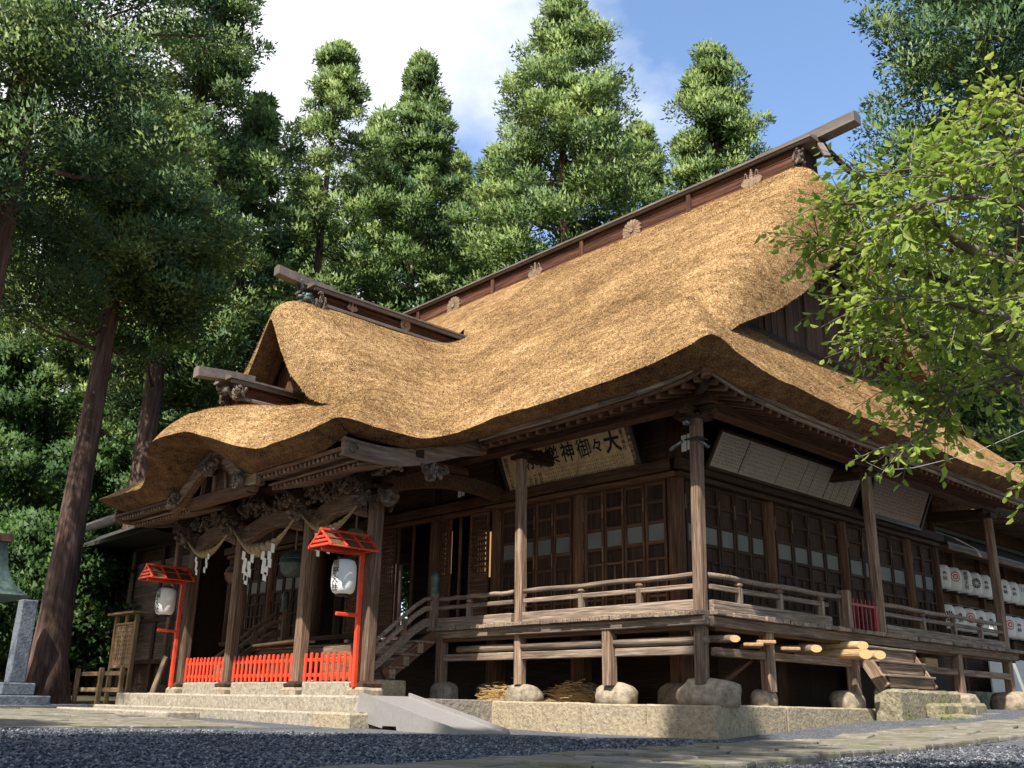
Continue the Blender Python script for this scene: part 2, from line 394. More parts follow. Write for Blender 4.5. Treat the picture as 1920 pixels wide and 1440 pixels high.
def np_mesh(name, V, F, mats, idx=None, parent=None, smooth=False):
    me = bpy.data.meshes.new(name); k = F.shape[1]
    me.vertices.add(len(V)); me.vertices.foreach_set('co', np.ascontiguousarray(V, np.float32).ravel())
    me.loops.add(F.size); me.loops.foreach_set('vertex_index', np.ascontiguousarray(F, np.int32).ravel())
    me.polygons.add(len(F)); me.polygons.foreach_set('loop_start', np.arange(0, F.size, k, dtype=np.int32))
    for mt in (mats if isinstance(mats, (list, tuple)) else [mats]): me.materials.append(MATS[mt])
    if idx is not None: me.polygons.foreach_set('material_index', np.ascontiguousarray(idx, np.int32))
    if smooth: me.polygons.foreach_set('use_smooth', np.ones(len(F), bool))
    me.update(calc_edges=True)
    return link(name, me, parent)
V, F = pebbles(46000)
tag(np_mesh('loose_gravel', V, F, ['gravel_pebble', 'pebble_light', 'pebble_dark'], np.repeat(RNG.choice(3, len(F) // 8, p=[.5, .2, .3]), 8)), 'loose blue grey gravel spread over the yard', 'gravel', kind='stuff')

def interp(tab, y):
    ys = [t[0] for t in tab]; return float(np.interp(y, ys, [t[1] for t in tab]))
def flag(parent, corners, zf, h=.075):
    # one irregular flagstone: polygon shrunk at the top for a worn edge
    c = [Vector((x, y, 0)) for x, y in corners]; ce = sum(c, Vector()) / len(c); n = len(c); dz = random.uniform(-.012, .016)
    pts = []
    for i in range(n):
        a, b2 = c[i], c[(i + 1) % n]; pts.append(a); pts.append((a + b2) / 2 + Vector((random.uniform(-.03, .03), random.uniform(-.03, .03), 0)))
    rings = []
    for sh, z in ((1.0, -.03), (1.0, h * .65), (.975, h * .92), (.93, h)):
        rings.append([(ce.x + (p.x - ce.x) * sh, ce.y + (p.y - ce.y) * sh, zf(p.x, p.y) + z + dz) for p in pts])
    mb = MB(); mb.rings(rings); return mb.obj('flagstone', 'flagstone', parent)
pL = [(-10.5, 4.55), (-9, 4.05), (-6, 3.16), (-2, 2.2), (1, 1.72), (4, 2.3), (8, 3.3), (14, 4.4)]
pR = [(-10.5, 6.1), (-9, 5.7), (-6, 5.05), (-2, 4.15), (.5, 3.8), (2, 4.0), (8, 5.2), (14, 6.4)]
path = mobj('flagstone_path', [(interp(t, y), y, gz(3, y) + .006) for y in np.arange(-10.5, 14.1, .7) for t in (pL, pR)],
            [(2 * i, 2 * i + 1, 2 * i + 3, 2 * i + 2) for i in range(35)], 'gravel'); tag(path, kind='structure')
def cell_path(parent, us, vs, pos, hh=.075):
    G = [[(u + (random.uniform(-.13, .13) if 0 < i < len(us) - 1 else random.uniform(-.05, .05)), v + random.uniform(-.16, .16) * (.5)) for i, u in enumerate(us)] for v in vs]
    for j in range(len(vs) - 1):
        for i in range(len(us) - 1):
            q = [G[j][i], G[j][i + 1], G[j + 1][i + 1], G[j + 1][i]]; q = [pos(*p) for p in q]
            ce = (sum(p[0] for p in q) / 4, sum(p[1] for p in q) / 4); q = [(p[0] + (ce[0] - p[0]) * .055, p[1] + (ce[1] - p[1]) * .055) for p in q]
            flag(parent, q, gz, hh)
def posR(u, v): return (interp(pL, v) + (interp(pR, v) - interp(pL, v)) * u, v)
ys = [-10.4]
while ys[-1] < 13: ys.append(ys[-1] + random.uniform(.45, .85))
cell_path(path, [.06, .36, .67, 1], ys, lambda u, v: posR(u * 1.0, v))
court = mobj('paved_forecourt', [(x, y, gz(x, y) + .004) for y in np.arange(-21, -3.7, 1.0) for x in np.arange(-15.4, -4.9, 1.04)],
             [(j * 11 + i, j * 11 + i + 1, (j + 1) * 11 + i + 1, (j + 1) * 11 + i) for j in range(17) for i in range(10)], 'gravel'); tag(court, kind='structure')
cell_path(court, list(np.linspace(-15.3, -5.0, 14)), list(np.linspace(-19, -4.95, 19)), lambda u, v: (u, v), .03)

# ------------------------------------------------------------------ roof surface
def smin(a, b, k):
    h = max(k - abs(a - b), 0) / k; return min(a, b) - h * h * k * .25
def smax(a, b, k): return -smin(-a, -b, k)
def bell(s, w):
    return math.cos(math.pi / 2 * min(1, abs(s) / w)) ** 2
ZC = [(-5.5, 4.80), (-5.4, 4.95), (-5.2, 5.28), (-4.8, 5.62), (-4.17, 5.91), (-3.6, 6.08), (-2.0, 6.22)]
def yfront(s): return -4.5 - .9 * bell(s, 3.1)
def z_main(x, y, skirt=True):
    df = y + 1.39; ds = 1.39 - x
    z = 5.0 + 1.03 * df
    if skirt and x > -1.6 and (x > -.99 or y < 1.3): z = smin(z, 5.0 + 1.14 * ds, .35)
    dfc = max(df, 0); dsc = max(ds, 0)
    return z + .46 * math.exp(-(dsc + .45 * dfc) / 1.15) * math.exp(-max(0, dfc - dsc) * .55)
def z_porch(x, y):
    s = abs(x - XC); z = 4.42 + .865 * (5.65 - s)
    if y < -1.95:
        zs = 4.38 + .84 * (y + 4.5); b = bell(s, 3.1)
        zc = interp(ZC, y)
        f = zs + (zc - zs) * b
        z = smin(z, f, .30)
        df = y + 4.5; ds = 5.65 - s
        z += .14 * math.exp(-(max(ds, 0) + max(df, 0)) / .9)
    return z
def z_roof(x, y):
    a = z_main(x, y); b = z_porch(x, y)
    z = smax(a, b, 1.1)
    # thatch heaped up where the porch ridge runs into the main slope
    z += .28 * math.exp(-((x - XC) / 1.0) ** 2 - ((y - 3.5) / .55) ** 2)
    return min(z, 12.6)
def lumps(x, y, z): return .035 * noise.noise(Vector((x * .7, y * .7, z * .7))) + .018 * noise.noise(Vector((x * 2.6, y * 2.6, z * 2.6 + 5)))

hall = thing('shrine_hall', (XC, 6.3, -.3), 'large wooden shrine hall with golden thatched roofs and a raised veranda', 'shrine')
# eave crest (plan), right half, from the far side eave to the front centre
def arc(c, r, a0, a1, n): return [(c[0] + r * math.cos(R(a0 + (a1 - a0) * i / n)), c[1] + r * math.sin(R(a0 + (a1 - a0) * i / n))) for i in range(n + 1)]
def seg(a, b, st):
    n = max(1, int(math.dist(a, b) / st)); return [(a[0] + (b[0] - a[0]) * i / n, a[1] + (b[1] - a[1]) * i / n) for i in range(n)]
STEP = .13
def crest_right():
    P = seg((1.39, RY), (1.39, -1.14), STEP) + arc((1.14, -1.14), .25, 0, -90, 4)[:-1]
    P += seg((1.14, -1.39), (-3.75, -1.39), STEP) + arc((-3.75, -2.19), .8, 90, 180, 8)[:-1]
    P += seg((-4.55, -2.19), (-4.55, -4.3), STEP) + arc((-4.75, -4.3), .2, 0, -90, 4)[:-1]
    xs = list(np.arange(-4.75, XC, -.13)); P += [(x, yfront(x - XC)) for x in xs] + [(XC, yfront(0))]
    return P
CR = crest_right()
dom = list(CR) + [(XC, y) for y in np.arange(-5.25, -2.2, .15)] + [(XC + s, -2.2) for s in np.arange(0, 3.4, .15)] + [(XC + 3.45, -2.05), (XC + 3.45, -1.9)] + \
      [(XC + s, -1.9) for s in np.arange(3.3, .3, -.15)] + [(XC + .22, y) for y in np.arange(-1.9, 3.0, .15)] + [(XC, 3.1)] + [(XC, y) for y in np.arange(3.25, 5.9, .15)] + \
      [(x, 5.94) for x in np.arange(XC, -1.05, .15)] + [(-1.0, y) for y in np.arange(5.94, 1.35, -.15)] + [(-.86, 1.42), (-.7, 1.62)] + [(-.7, y) for y in np.arange(1.8, RY - .05, .15)] + [(-.7, RY)] + \
      [(x, RY) for x in np.arange(-.55, 1.3, .15)]
def inside(poly, x, y):
    px = poly[:, 0]; py = poly[:, 1]; qx = np.roll(px, -1); qy = np.roll(py, -1)
    c = ((py > y) != (qy > y)) & (x < (qx - px) * (y - py) / (qy - py + 1e-12) + px)
    return (c.sum() % 2) == 1
def cdt_surface(dom, st, zf):
    arr = np.array(dom); n = len(dom); inner = []
    xs = np.arange(arr[:, 0].min(), arr[:, 0].max(), st); ysr = np.arange(arr[:, 1].min(), arr[:, 1].max(), st * .866)
    for j, y in enumerate(ysr):
        for x in xs:
            X = x + (st / 2 if j % 2 else 0)
            if inside(arr, X, y):
                if np.min(np.hypot(arr[:, 0] - X, arr[:, 1] - y)) > st * .55: inner.append((X, y))
    pts = [Vector(p) for p in dom] + [Vector(p) for p in inner]
    out = delaunay_2d_cdt(pts, [(i, (i + 1) % n) for i in range(n)], [], 1, 1e-4)
    vs = []
    for p in out[0]:
        z = zf(p.x, p.y); vs.append((p.x, p.y, z + lumps(p.x, p.y, z)))
    return vs, [tuple(f) for f in out[2]]
def orient(vs, fs):
    o = []
    for f in fs:
        a, b, c = (Vector(vs[i]) for i in f[:3]); o.append(f if (b - a).cross(c - a).z > 0 else f[::-1])
    return o
def mirror(vs, fs): return [(2 * XC - x, y, z) for x, y, z in vs], [f[::-1] for f in fs]
rv, rf = cdt_surface(dom, .17, z_roof); rf = orient(rv, rf)
mb = MB(); mb.add(rv, rf); mb.add(*mirror(rv, rf))
roof = mb.obj('thatched_roof', 'thatch', hall, True)
# rear half, coarser
bd = [(1.39, RY)] + [(1.39, y) for y in np.arange(RY + .5, 14.0, .5)] + [(1.39, 14.07)] + [(x, 14.07) for x in np.arange(.9, XC, -.5)] + [(XC, 14.07)] + [(XC, y) for y in np.arange(13.5, 6.8, -.5)] + \
     [(x, 6.74) for x in np.arange(XC, -1.05, .5)] + [(-1.0, y) for y in np.arange(6.74, 11.4, .4)] + [(-.7, 11.06)] + [(-.7, y) for y in np.arange(10.8, RY, -.4)] + [(-.7, RY)]
bv, bf = cdt_surface(bd, .5, lambda x, y: min(z_main(x, 2 * RY - y), 12.6)); bf = orient(bv, bf)
mb = MB(); mb.add(bv, bf); mb.add(*mirror(bv, bf)); mb.obj('rear_thatch', 'thatch', roof, True)

# thick cut face of the thatch along the eaves
def zcrest(x, y): return z_roof(x, y) if y < RY + .01 else min(z_main(x, 2 * RY - y), 12.6)
EB = []          # lower edge of the cut (where the wooden eave starts)
def eave_face(P, closed=False):
    rows = [[] for _ in range(7)]; n = len(P)
    for i, (x, y) in enumerate(P):
        a = Vector(P[max(i - 2, 0)]); c = Vector(P[min(i + 2, n - 1)]); t = (c - a).normalized(); nrm = Vector((t.y, -t.x))   # inward for this winding
        z0 = zcrest(x, y) + lumps(x, y, zcrest(x, y)); s = abs(x - XC)
        ub = .46 * math.exp(-((1.39 - x) + .45 * (abs(y - RY) * -1 + 7.73)) / 1.15) if x > -4 else 0
        bxp = x + nrm.x * .40; byp = y + nrm.y * .40; zb = z0 - .15 - ub * .45
        if x < -4.6 and y < -4.2:
            byp = -4.1; w = min(1, max(0, (5.3 - s) / .8)); zb = (z0 - .18) * (1 - w) + w * (4.10 + .80 * bell(s, 1.95)); bxp = x * w + bxp * (1 - w)
        EB.append((bxp, byp, zb))
        for k in range(7):
            f = k / 6; cv = math.sin(f * math.pi) * .05
            X = x + (bxp - x) * f; Y = y + (byp - y) * f; Z = z0 + (zb - z0) * (f ** 1.15) - cv
            rows[k].append((X, Y, Z + .012 * noise.noise(Vector((X * 5, Y * 5, Z * 5)))))
    vs = [p for r in rows for p in r]; fs = [(k * n + i, k * n + i + 1, (k + 1) * n + i + 1, (k + 1) * n + i) for k in range(6) for i in range(n - 1)]
    return vs, [f[::-1] for f in fs]
PB = [(1.39, 14.07 - d) for d in np.arange(0.0, 14.07 - RY, .4)]
fv, ffc = eave_face(PB + CR)
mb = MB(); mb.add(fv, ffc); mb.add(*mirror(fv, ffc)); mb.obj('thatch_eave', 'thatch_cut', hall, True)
EBR = EB[:]

# rolled verge of a gable: section lofted along the slope
def verge(name, ts, P0, P1, P2, P3):
    rows = []
    for t in ts:
        a, c, e, i = P0(t), P1(t), P2(t), P3(t); r = []
        for k in range(13):
            u = k / 12; r.append(a * (1 - u) ** 2 + c * 2 * u * (1 - u) + e * u * u)
        for k in range(1, 6):
            u = k / 5; m2 = e * (1 - u) + i * u; m2.z -= .06 * math.sin(u * math.pi); r.append(m2)
        rows.append([p + Vector((0, 0, lumps(p.x, p.y, p.z) * (1 if k < 12 else .5))) for k, p in enumerate(r)])
    top = MB(); under = MB()
    n = len(rows[0])
    top.add([p for r in rows for p in r[:13]], [(j * 13 + k, j * 13 + k + 1, (j + 1) * 13 + k + 1, (j + 1) * 13 + k) for j in range(len(rows) - 1) for k in range(12)])
    under.add([p for r in rows for p in r[12:]], [(j * 6 + k, j * 6 + k + 1, (j + 1) * 6 + k + 1, (j + 1) * 6 + k) for j in range(len(rows) - 1) for k in range(5)])
    return top, under
ZE = [(0, 10.15), (.3, 9.95), (.68, 9.62), (1.37, 9.03), (2.47, 8.13), (3.64, 7.36), (4.9, 6.73), (5.45, 6.44), (5.9, 6.2)]
def ztop_main(d): return min(5.0 + 1.03 * (7.73 - d), 12.42 - .35 * max(0, .5 - d))
def mkP(side):
    sx = lambda x: x if side > 0 else 2 * XC - x
    P0 = lambda y: Vector((sx(-1.02), y, ztop_main(abs(y - RY)) + .01))
    def P1(y):
        d = abs(y - RY); return Vector((sx(.05 - .02 * d), y, ztop_main(d) + .12))
    def P2(y):
        d = abs(y - RY); return Vector((sx(.17), y, interp(ZE, d)))
    P3 = lambda y: Vector((sx(-.78), y, interp(ZE, abs(y - RY)) + .28))
    def sink(P):
        def Q(y):
            p = P(y); d = abs(y - RY); w = min(1, max(0, (5.75 - d) / .75)); w = w * w * (3 - 2 * w)
            xr = p.x if side > 0 else 2 * XC - p.x
            p.z = p.z * w + (z_main(max(xr, -.98), RY - d) - .07) * (1 - w); return p
        return Q
    return P0, sink(P1), sink(P2), sink(P3)
YS = list(np.linspace(.72, 11.96, 76))
for side in (1, -1):
    tp, un = verge('v', YS, *mkP(side))
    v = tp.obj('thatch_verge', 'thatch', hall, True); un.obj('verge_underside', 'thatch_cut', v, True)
# porch gable (faces the front)
ZD = [(0, 8.48), (.25, 8.1), (.55, 7.6), (1.15, 6.75), (2.1, 5.95), (2.6, 5.72), (3.1, 5.60), (3.5, 5.5)]
def ztop_porch(s): return 4.42 + .865 * (5.65 - s) - .25 * max(0, .55 - s)
Q0 = lambda x: Vector((x, -1.88, ztop_porch(abs(x - XC)) + .01))
Q1 = lambda x: Vector((x, -2.95, ztop_porch(abs(x - XC)) + .02))
Q2 = lambda x: Vector((x, -3.05, interp(ZD, abs(x - XC))))
Q3 = lambda x: Vector((x, -2.25, interp(ZD, abs(x - XC)) + .22))
def sinkp(P):
    def Q(x):
        p = P(x); s_ = abs(x - XC); w = min(1, max(0, (3.62 - s_) / .75)); w = w * w * (3 - 2 * w)
        p.z = p.z * w + (z_porch(x, min(p.y, -1.96)) - .08) * (1 - w); return p
    return Q
tp, un = verge('v', list(np.linspace(XC - 3.75, XC + 3.75, 70)), Q0, sinkp(Q1), sinkp(Q2), sinkp(Q3))
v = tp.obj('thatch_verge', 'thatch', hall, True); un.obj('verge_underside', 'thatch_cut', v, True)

def stubble(name, vs, fs, n, parent, rg, L=(.025, .065), lift=.3, mats=('straw_light', 'straw_mid', 'straw_dark'), p=(.46, .38, .16)):
    V = np.array([tuple(q) for q in vs]); T = np.array([t for f in fs for t in ([f[:3]] if len(f) == 3 else [(f[0], f[1], f[2]), (f[0], f[2], f[3])])])
    A, B, Cc = V[T[:, 0]], V[T[:, 1]], V[T[:, 2]]; nr = np.cross(B - A, Cc - A); ar = np.linalg.norm(nr, axis=1); nr /= ar[:, None] + 1e-12
    k = rg.choice(len(T), n, p=ar / ar.sum()); u = rg.random((n, 1)); w = rg.random((n, 1)); sw = (u + w) > 1; u = np.where(sw, 1 - u, u); w = np.where(sw, 1 - w, w)
    P = A[k] + (B - A)[k] * u + (Cc - A)[k] * w; N = nr[k] * np.where(nr[k][:, 2:3] < 0, -1, 1) if lift > 0 else nr[k]
    dn = np.array([0, 0, -1.0]) - N * (N @ np.array([0, 0, -1.0]))[:, None]; dn /= np.linalg.norm(dn, axis=1, keepdims=True) + 1e-9
    D = dn + N * abs(lift) + rg.normal(0, .35, (n, 3)); D /= np.linalg.norm(D, axis=1, keepdims=True); S = np.cross(D, N); S /= np.linalg.norm(S, axis=1, keepdims=True) + 1e-9
    LL_ = rg.uniform(L[0], L[1], (n, 1)); W = S * .0065
    Q = np.stack([P - W + N * .002, P + W + N * .002, P + D * LL_ + N * .004], 1).reshape(-1, 3)
    return tag(np_mesh(name, Q, np.arange(n * 3).reshape(-1, 3), list(mats), rg.choice(3, n, p=p), parent), kind='stuff')
plain('straw_light', (.58, .42, .235), .8, .2, 9, .2); plain('straw_mid', (.33, .20, .085), .85, .25, 9, .2); plain('straw_dark', (.075, .043, .020), .9, .3, 9, .1)
SRG = np.random.default_rng(5)
stubble('straw_stubble', rv, rf, 95000, roof, SRG)
stubble('straw_stubble', tp.v, tp.f, 14000, roof, SRG)
tp2, un2 = verge('v', YS, *mkP(1)); stubble('straw_stubble', tp2.v, tp2.f, 16000, roof, SRG)
stubble('straw_ends', fv, ffc, 26000, roof, SRG, (.02, .05), -.9, ('straw_mid', 'straw_dark', 'straw_dark'))
# ------------------------------------------------------------------ ridges
def disc_prism(mb, c, u, v, n_, pts, t):
    # pts in (u,v) plane, extruded by t along n_
    c = Vector(c); k = len(pts)
    A = [c + u * p[0] + v * p[1] for p in pts]; B = [a + n_ * t for a in A]
    mb.add(A + B, [tuple(range(k - 1, -1, -1)), tuple(range(k, 2 * k))] + [(i, (i + 1) % k, (i + 1) % k + k, i + k) for i in range(k)])
def kiku(parent, c, u, v, n_, r):
    mb = MB()
    for i in range(16):
        a = 2 * math.pi * i / 16; w = math.pi / 16 * .9
        pts = [(r * .16 * math.cos(a), r * .16 * math.sin(a)), (r * .9 * math.cos(a - w), r * .9 * math.sin(a - w)), (r * math.cos(a - w * .5), r * math.sin(a - w * .5)), (r * math.cos(a + w * .5), r * math.sin(a + w * .5)), (r * .9 * math.cos(a + w), r * .9 * math.sin(a + w))]
        disc_prism(mb, c, u, v, n_, pts, .06)
    disc_prism(mb, c, u, v, n_, [(r * .2 * math.cos(t), r * .2 * math.sin(t)) for t in np.linspace(0, 2 * math.pi, 13)[:-1]], .09)
    disc_prism(mb, c, u, v, n_, [(r * .88 * math.cos(t), r * .88 * math.sin(t)) for t in np.linspace(0, 2 * math.pi, 25)[:-1]], .035)
    return mb.obj('chrysanthemum_crest', 'crest_wood', parent)
def kiri(parent, c, u, v, n_, r):
    mb = MB(); circ = lambda cx, cy, rx, ry, n=14: [(cx + rx * math.cos(t), cy + ry * math.sin(t)) for t in np.linspace(0, 2 * math.pi, n + 1)[:-1]]
    for cx, cy, rx, ry, t in ((0, -.25, .42, .45, .06), (-.52, -.1, .42, .36, .045), (.52, -.1, .42, .36, .045)):
        disc_prism(mb, c, u, v, n_, circ(cx * r, cy * r, rx * r, ry * r), t)
    for cx, h in ((0, .75), (-.5, .5), (.5, .5)):
        for k in range(4):
            disc_prism(mb, c, u, v, n_, circ(cx * r, (.25 + h * .26 * k) * r, .17 * r * (1 - .18 * k), .14 * r, 8), .05)
    disc_prism(mb, c, u, v, n_, [(-.12 * r, -.95 * r), (.12 * r, -.95 * r), (.12 * r, -.6 * r), (-.12 * r, -.6 * r)], .04)
    return mb.obj('paulownia_crest', 'crest_wood', parent)
wood('crest_wood', (.16, .10, .065), (.27, .18, .12), (.36, .26, .18), grain=(6, 6, 6), tint=.1)
def swirl(mb, c, u, v, n_, r, turns=1.6, th=.18, flip=1):
    c = Vector(c); pts = []; rd = []
    for i in range(18):
        f = i / 17; a = flip * f * turns * 2 * math.pi; q = r * (1 - .8 * f)
        pts.append(c + u * q * math.cos(a) + v * q * math.sin(a) + n_ * (.05 * f)); rd.append(r * th * (1 - .45 * f))
    mb.tube(pts, rd, 6)
def carving(name, parent, c, size, seed, u=Vector((1, 0, 0)), v=Vector((0, 0, 1)), n_=Vector((0, -1, 0)), mat='carved', count=9):
    rr = random.Random(seed); mb = MB(); sx, sy, dz = size
    for k in range(count):
        p = Vector(c) + u * rr.uniform(-.75, .75) * sx + v * rr.uniform(-.6, .6) * sy + n_ * rr.uniform(.1, 1) * dz
        swirl(mb, p, u, v, n_, min(sx, sy) * rr.uniform(.28, .55), rr.uniform(1.1, 1.9), rr.uniform(.2, .3), rr.choice((-1, 1)))
    for k in range(count):
        p = Vector(c) + u * rr.uniform(-.9, .9) * sx + v * rr.uniform(-.8, .7) * sy + n_ * rr.uniform(0, .9) * dz
        q = min(sx, sy) * rr.uniform(.2, .36)
        mb.add(*blob(p, (q, q * .8, q), seed + k, .45, 2.2, 2))
    # winding body
    pts = [Vector(c) + u * sx * (-1 + 2 * i / 20) + v * sy * .5 * math.sin(i * .75 + seed) + n_ * dz * (.6 + .3 * math.cos(i * .9)) for i in range(21)]
    mb.tube(pts, [min(sx, sy) * .2 * (1 + .35 * math.sin(i * 2.4)) for i in range(21)], 7)
    return mb.obj(name, mat, parent, False)
def beast(name, parent, c, d, size, seed, mat='carved'):
    # carved animal head nosing out along d: skull, jaws, brows, ears, mane of curls
    rr = random.Random(seed); d = Vector(d).normalized(); side = d.cross(Vector((0, 0, 1))).normalized(); upv = Vector((0, 0, 1)); s = size; c = Vector(c); mb = MB()
    mb.add(*blob(c + d * s * .1, (s * .55, s * .55, s * .5), seed, .25, 2.2, 3))
    mb.add(*blob(c + d * s * .62 + upv * s * .05, (s * .36, s * .36, s * .22), seed + 1, .25, 2.5, 2))
    mb.add(*blob(c + d * s * .5 - upv * s * .32, (s * .30, s * .30, s * .14), seed + 2, .2, 2.5, 2))
    for sg in (-1, 1):
        mb.add(*blob(c + d * s * .45 + side * sg * s * .26 + upv * s * .3, (s * .15,) * 3, seed + 4, .1, 2, 2))
        mb.tube([c + side * sg * s * .35 + upv * s * .3, c + side * sg * s * .55 - d * s * .15 + upv * s * .5, c + side * sg * s * .6 - d * s * .3 + upv * s * .42], [s * .14, s * .1, s * .03], 6)
        for k in range(5):
            swirl(mb, c - d * s * (.1 + .12 * k) + side * sg * s * .5 + upv * s * (.3 - .2 * k), d, upv, side * sg, s * .2, 1.5, .28, sg)
    return mb.obj(name, mat, parent, False)
Zv = Vector((0, 0, 1)); Xv = Vector((1, 0, 0)); Yv = Vector((0, 1, 0))
ridge = mobj('main_ridge', [], [], 'wood_ridge', hall)
mb = MB(); mb.box(2 * XC + .95, -.95, RY - .30, RY + .30, 12.2, 13.0); ridge.data = mesh_of(mb.v, mb.f, 'wood_ridge'); ridge.data.name = 'main_ridge'
xs = [-.92, -4.2, -8.2, -12.2, -16.2, -19.48]
for sgn in (-1, 1):
    yb = RY + sgn * .34
    for k in range(3):
        for i in range(5):
            bx('plank', xs[i + 1] + .02, xs[i] - .02, yb - .03, yb + .03, 12.40 + k * .235, 12.40 + k * .235 + .228, 'wood_ridge', ridge, .008)
    for x in xs[1:-1]: bx('ridge_post', x - .07, x + .07, yb - .06 + sgn * .05, yb + .06 + sgn * .05, 12.36, 13.08, 'wood_ridge', ridge)
    bx('ridge_sill', 2 * XC + .9, -.9, yb - .09 + sgn * .06, yb + .09 + sgn * .06, 12.30, 12.385, 'ridge_cap', ridge)
    bx('ridge_fascia', 2 * XC + .45, -.45, RY + sgn * .45 - .04, RY + sgn * .45 + .04, 13.08, 13.16, 'ridge_cap', ridge)
    if sgn < 0:
        for i, x in enumerate((-2.2, -6.22, -10.2, -14.2, -18.2)):
            (kiri if i % 2 == 0 else kiku)(ridge, (x, yb - .04, 12.68), Xv, Zv, -Yv, .33 if i % 2 == 0 else .34)
mb = MB()
for xx in (0,):
    prof = [(-.53, 13.145), (-.53, 13.20), (-.22, 13.30), (.22, 13.30), (.53, 13.20), (.53, 13.145)]
    mb.rings([[(x, RY + a, z) for a, z in prof] for x in (2 * XC + .40, -.40)])
mb.obj('ridge_cap', 'ridge_cap', ridge)
for sgn in (1, -1):
    xe = lambda x: x if sgn > 0 else 2 * XC - x
    mb = MB(); mb.rings([[(xe(x), RY + a, z + h) for a, h in ((-.17, 0), (.17, 0), (.17, .27), (0, .32), (-.17, .27))] for x, z in ((-2.2, 13.22), (-.9, 13.235), (.6, 13.30))]); mb.obj('ridge_beam', 'ridge_cap', ridge)
    mb = MB(); mb.box(min(xe(-.95), xe(-.78)), max(xe(-.95), xe(-.78)), RY - .42, RY + .42, 12.25, 13.05); mb.obj('ridge_end', 'wood_dark', ridge)
    carving('ridge_ornament', ridge, (xe(-.78), RY - .42, 12.72), (.14, .38, .12), 31, Xv, Zv, -Yv, 'carved', 8)
    beam('ridge_brace', (xe(-.42), RY + .05, 13.15), (xe(.06), RY + .5, 12.35), .16, .10, 'wood_dark', ridge)
    beam('ridge_brace', (xe(-.42), RY - .05, 13.15), (xe(-.05), RY - .42, 12.45), .16, .08, 'ridge_cap', ridge)

def small_ridge(name, y0, y1, zb, zt, tip, hw, crest=None):
    rg = MB(); rg.box(XC - hw + .04, XC + hw - .04, y0 + .1, y1, zb - .35, zt - .12); rg = rg.obj(name, 'wood_ridge', hall)
    for sg in (1, -1):
        for k in range(2):
            h = (zt - .14 - zb) / 2; bx('plank', XC + sg * hw - .025, XC + sg * hw + .025, y0, y1, zb + k * h, zb + k * h + h - .008, 'wood_ridge', rg, .008)
        bx('ridge_sill', XC + sg * (hw + .05) - .07, XC + sg * (hw + .05) + .07, y0 - .05, y1, zb - .10, zb - .015, 'ridge_cap', rg)
        bx('ridge_fascia', XC + sg * (hw + .14) - .03, XC + sg * (hw + .14) + .03, y0 - .2, y1 + .05, zt - .13, zt - .03, 'ridge_cap', rg)
    mb = MB(); prof = [(-hw - .2, -.03), (-hw - .2, .02), (-.14, .10), (.14, .10), (hw + .2, .02), (hw + .2, -.03)]
    mb.rings([[(XC + a, y, zt + z) for a, z in prof] for y in (y0 - .25, y1 + .1)]); mb.obj('ridge_cap', 'ridge_cap', rg)
    mb = MB(); n = 8
    mb.rings([[(XC + a, y0 + .5 + (tip[0] - y0 - .5) * i / n, zt + .04 + (tip[1] - zt - .26) * (i / n) ** 1.8 + h) for a, h in ((-.13, -.02), (.13, -.02), (.13, .20), (0, .24), (-.13, .20))] for i in range(n + 1)]); mb.obj('ridge_beam', 'ridge_cap', rg)
    return rg
r2 = small_ridge('porch_ridge', -1.95, 2.95, 9.12, 9.50, (-3.02, 9.86), .24)
kiri(r2, (XC + .28, -.95, 9.26), -Yv, Zv, Xv, .17); kiku(r2, (XC + .28, .75, 9.26), -Yv, Zv, Xv, .17)
kiri(r2, (XC - .28, -.95, 9.26), Yv, Zv, -Xv, .17); kiku(r2, (XC - .28, .75, 9.26), Yv, Zv, -Xv, .17)
beast('ridge_end_mask', r2, (XC, -2.12, 9.22), (0, -1, 0), .30, 5, 'bronze')
mb = MB(); mb.tube([(XC - .08, -2.3, 9.45), (XC - .12, -2.38, 9.62), (XC - .1, -2.36, 9.78)], [.05, .035, .008], 6); mb.tube([(XC + .08, -2.3, 9.45), (XC + .12, -2.38, 9.62), (XC + .1, -2.36, 9.78)], [.05, .035, .008], 6); mb.obj('horn', 'bronze', r2)
for sg in (1, -1): carving('ridge_ornament', r2, (XC + sg * .34, -1.92, 9.05), (.16, .34, .14), 41 + sg, -Yv, Zv, Xv * sg, 'carved', 8)
r3 = small_ridge('karahafu_ridge', -3.85, -1.55, 6.22, 6.60, (-4.75, 6.76), .22)
for sg in (1, -1): carving('ridge_ornament', r3, (XC + sg * .28, -3.82, 6.30), (.16, .26, .12), 51 + sg, -Yv, Zv, Xv * sg, 'carved', 7)
beast('ridge_end_mask', r3, (XC, -4.0, 6.34), (0, -1, 0), .22, 9, 'carved')

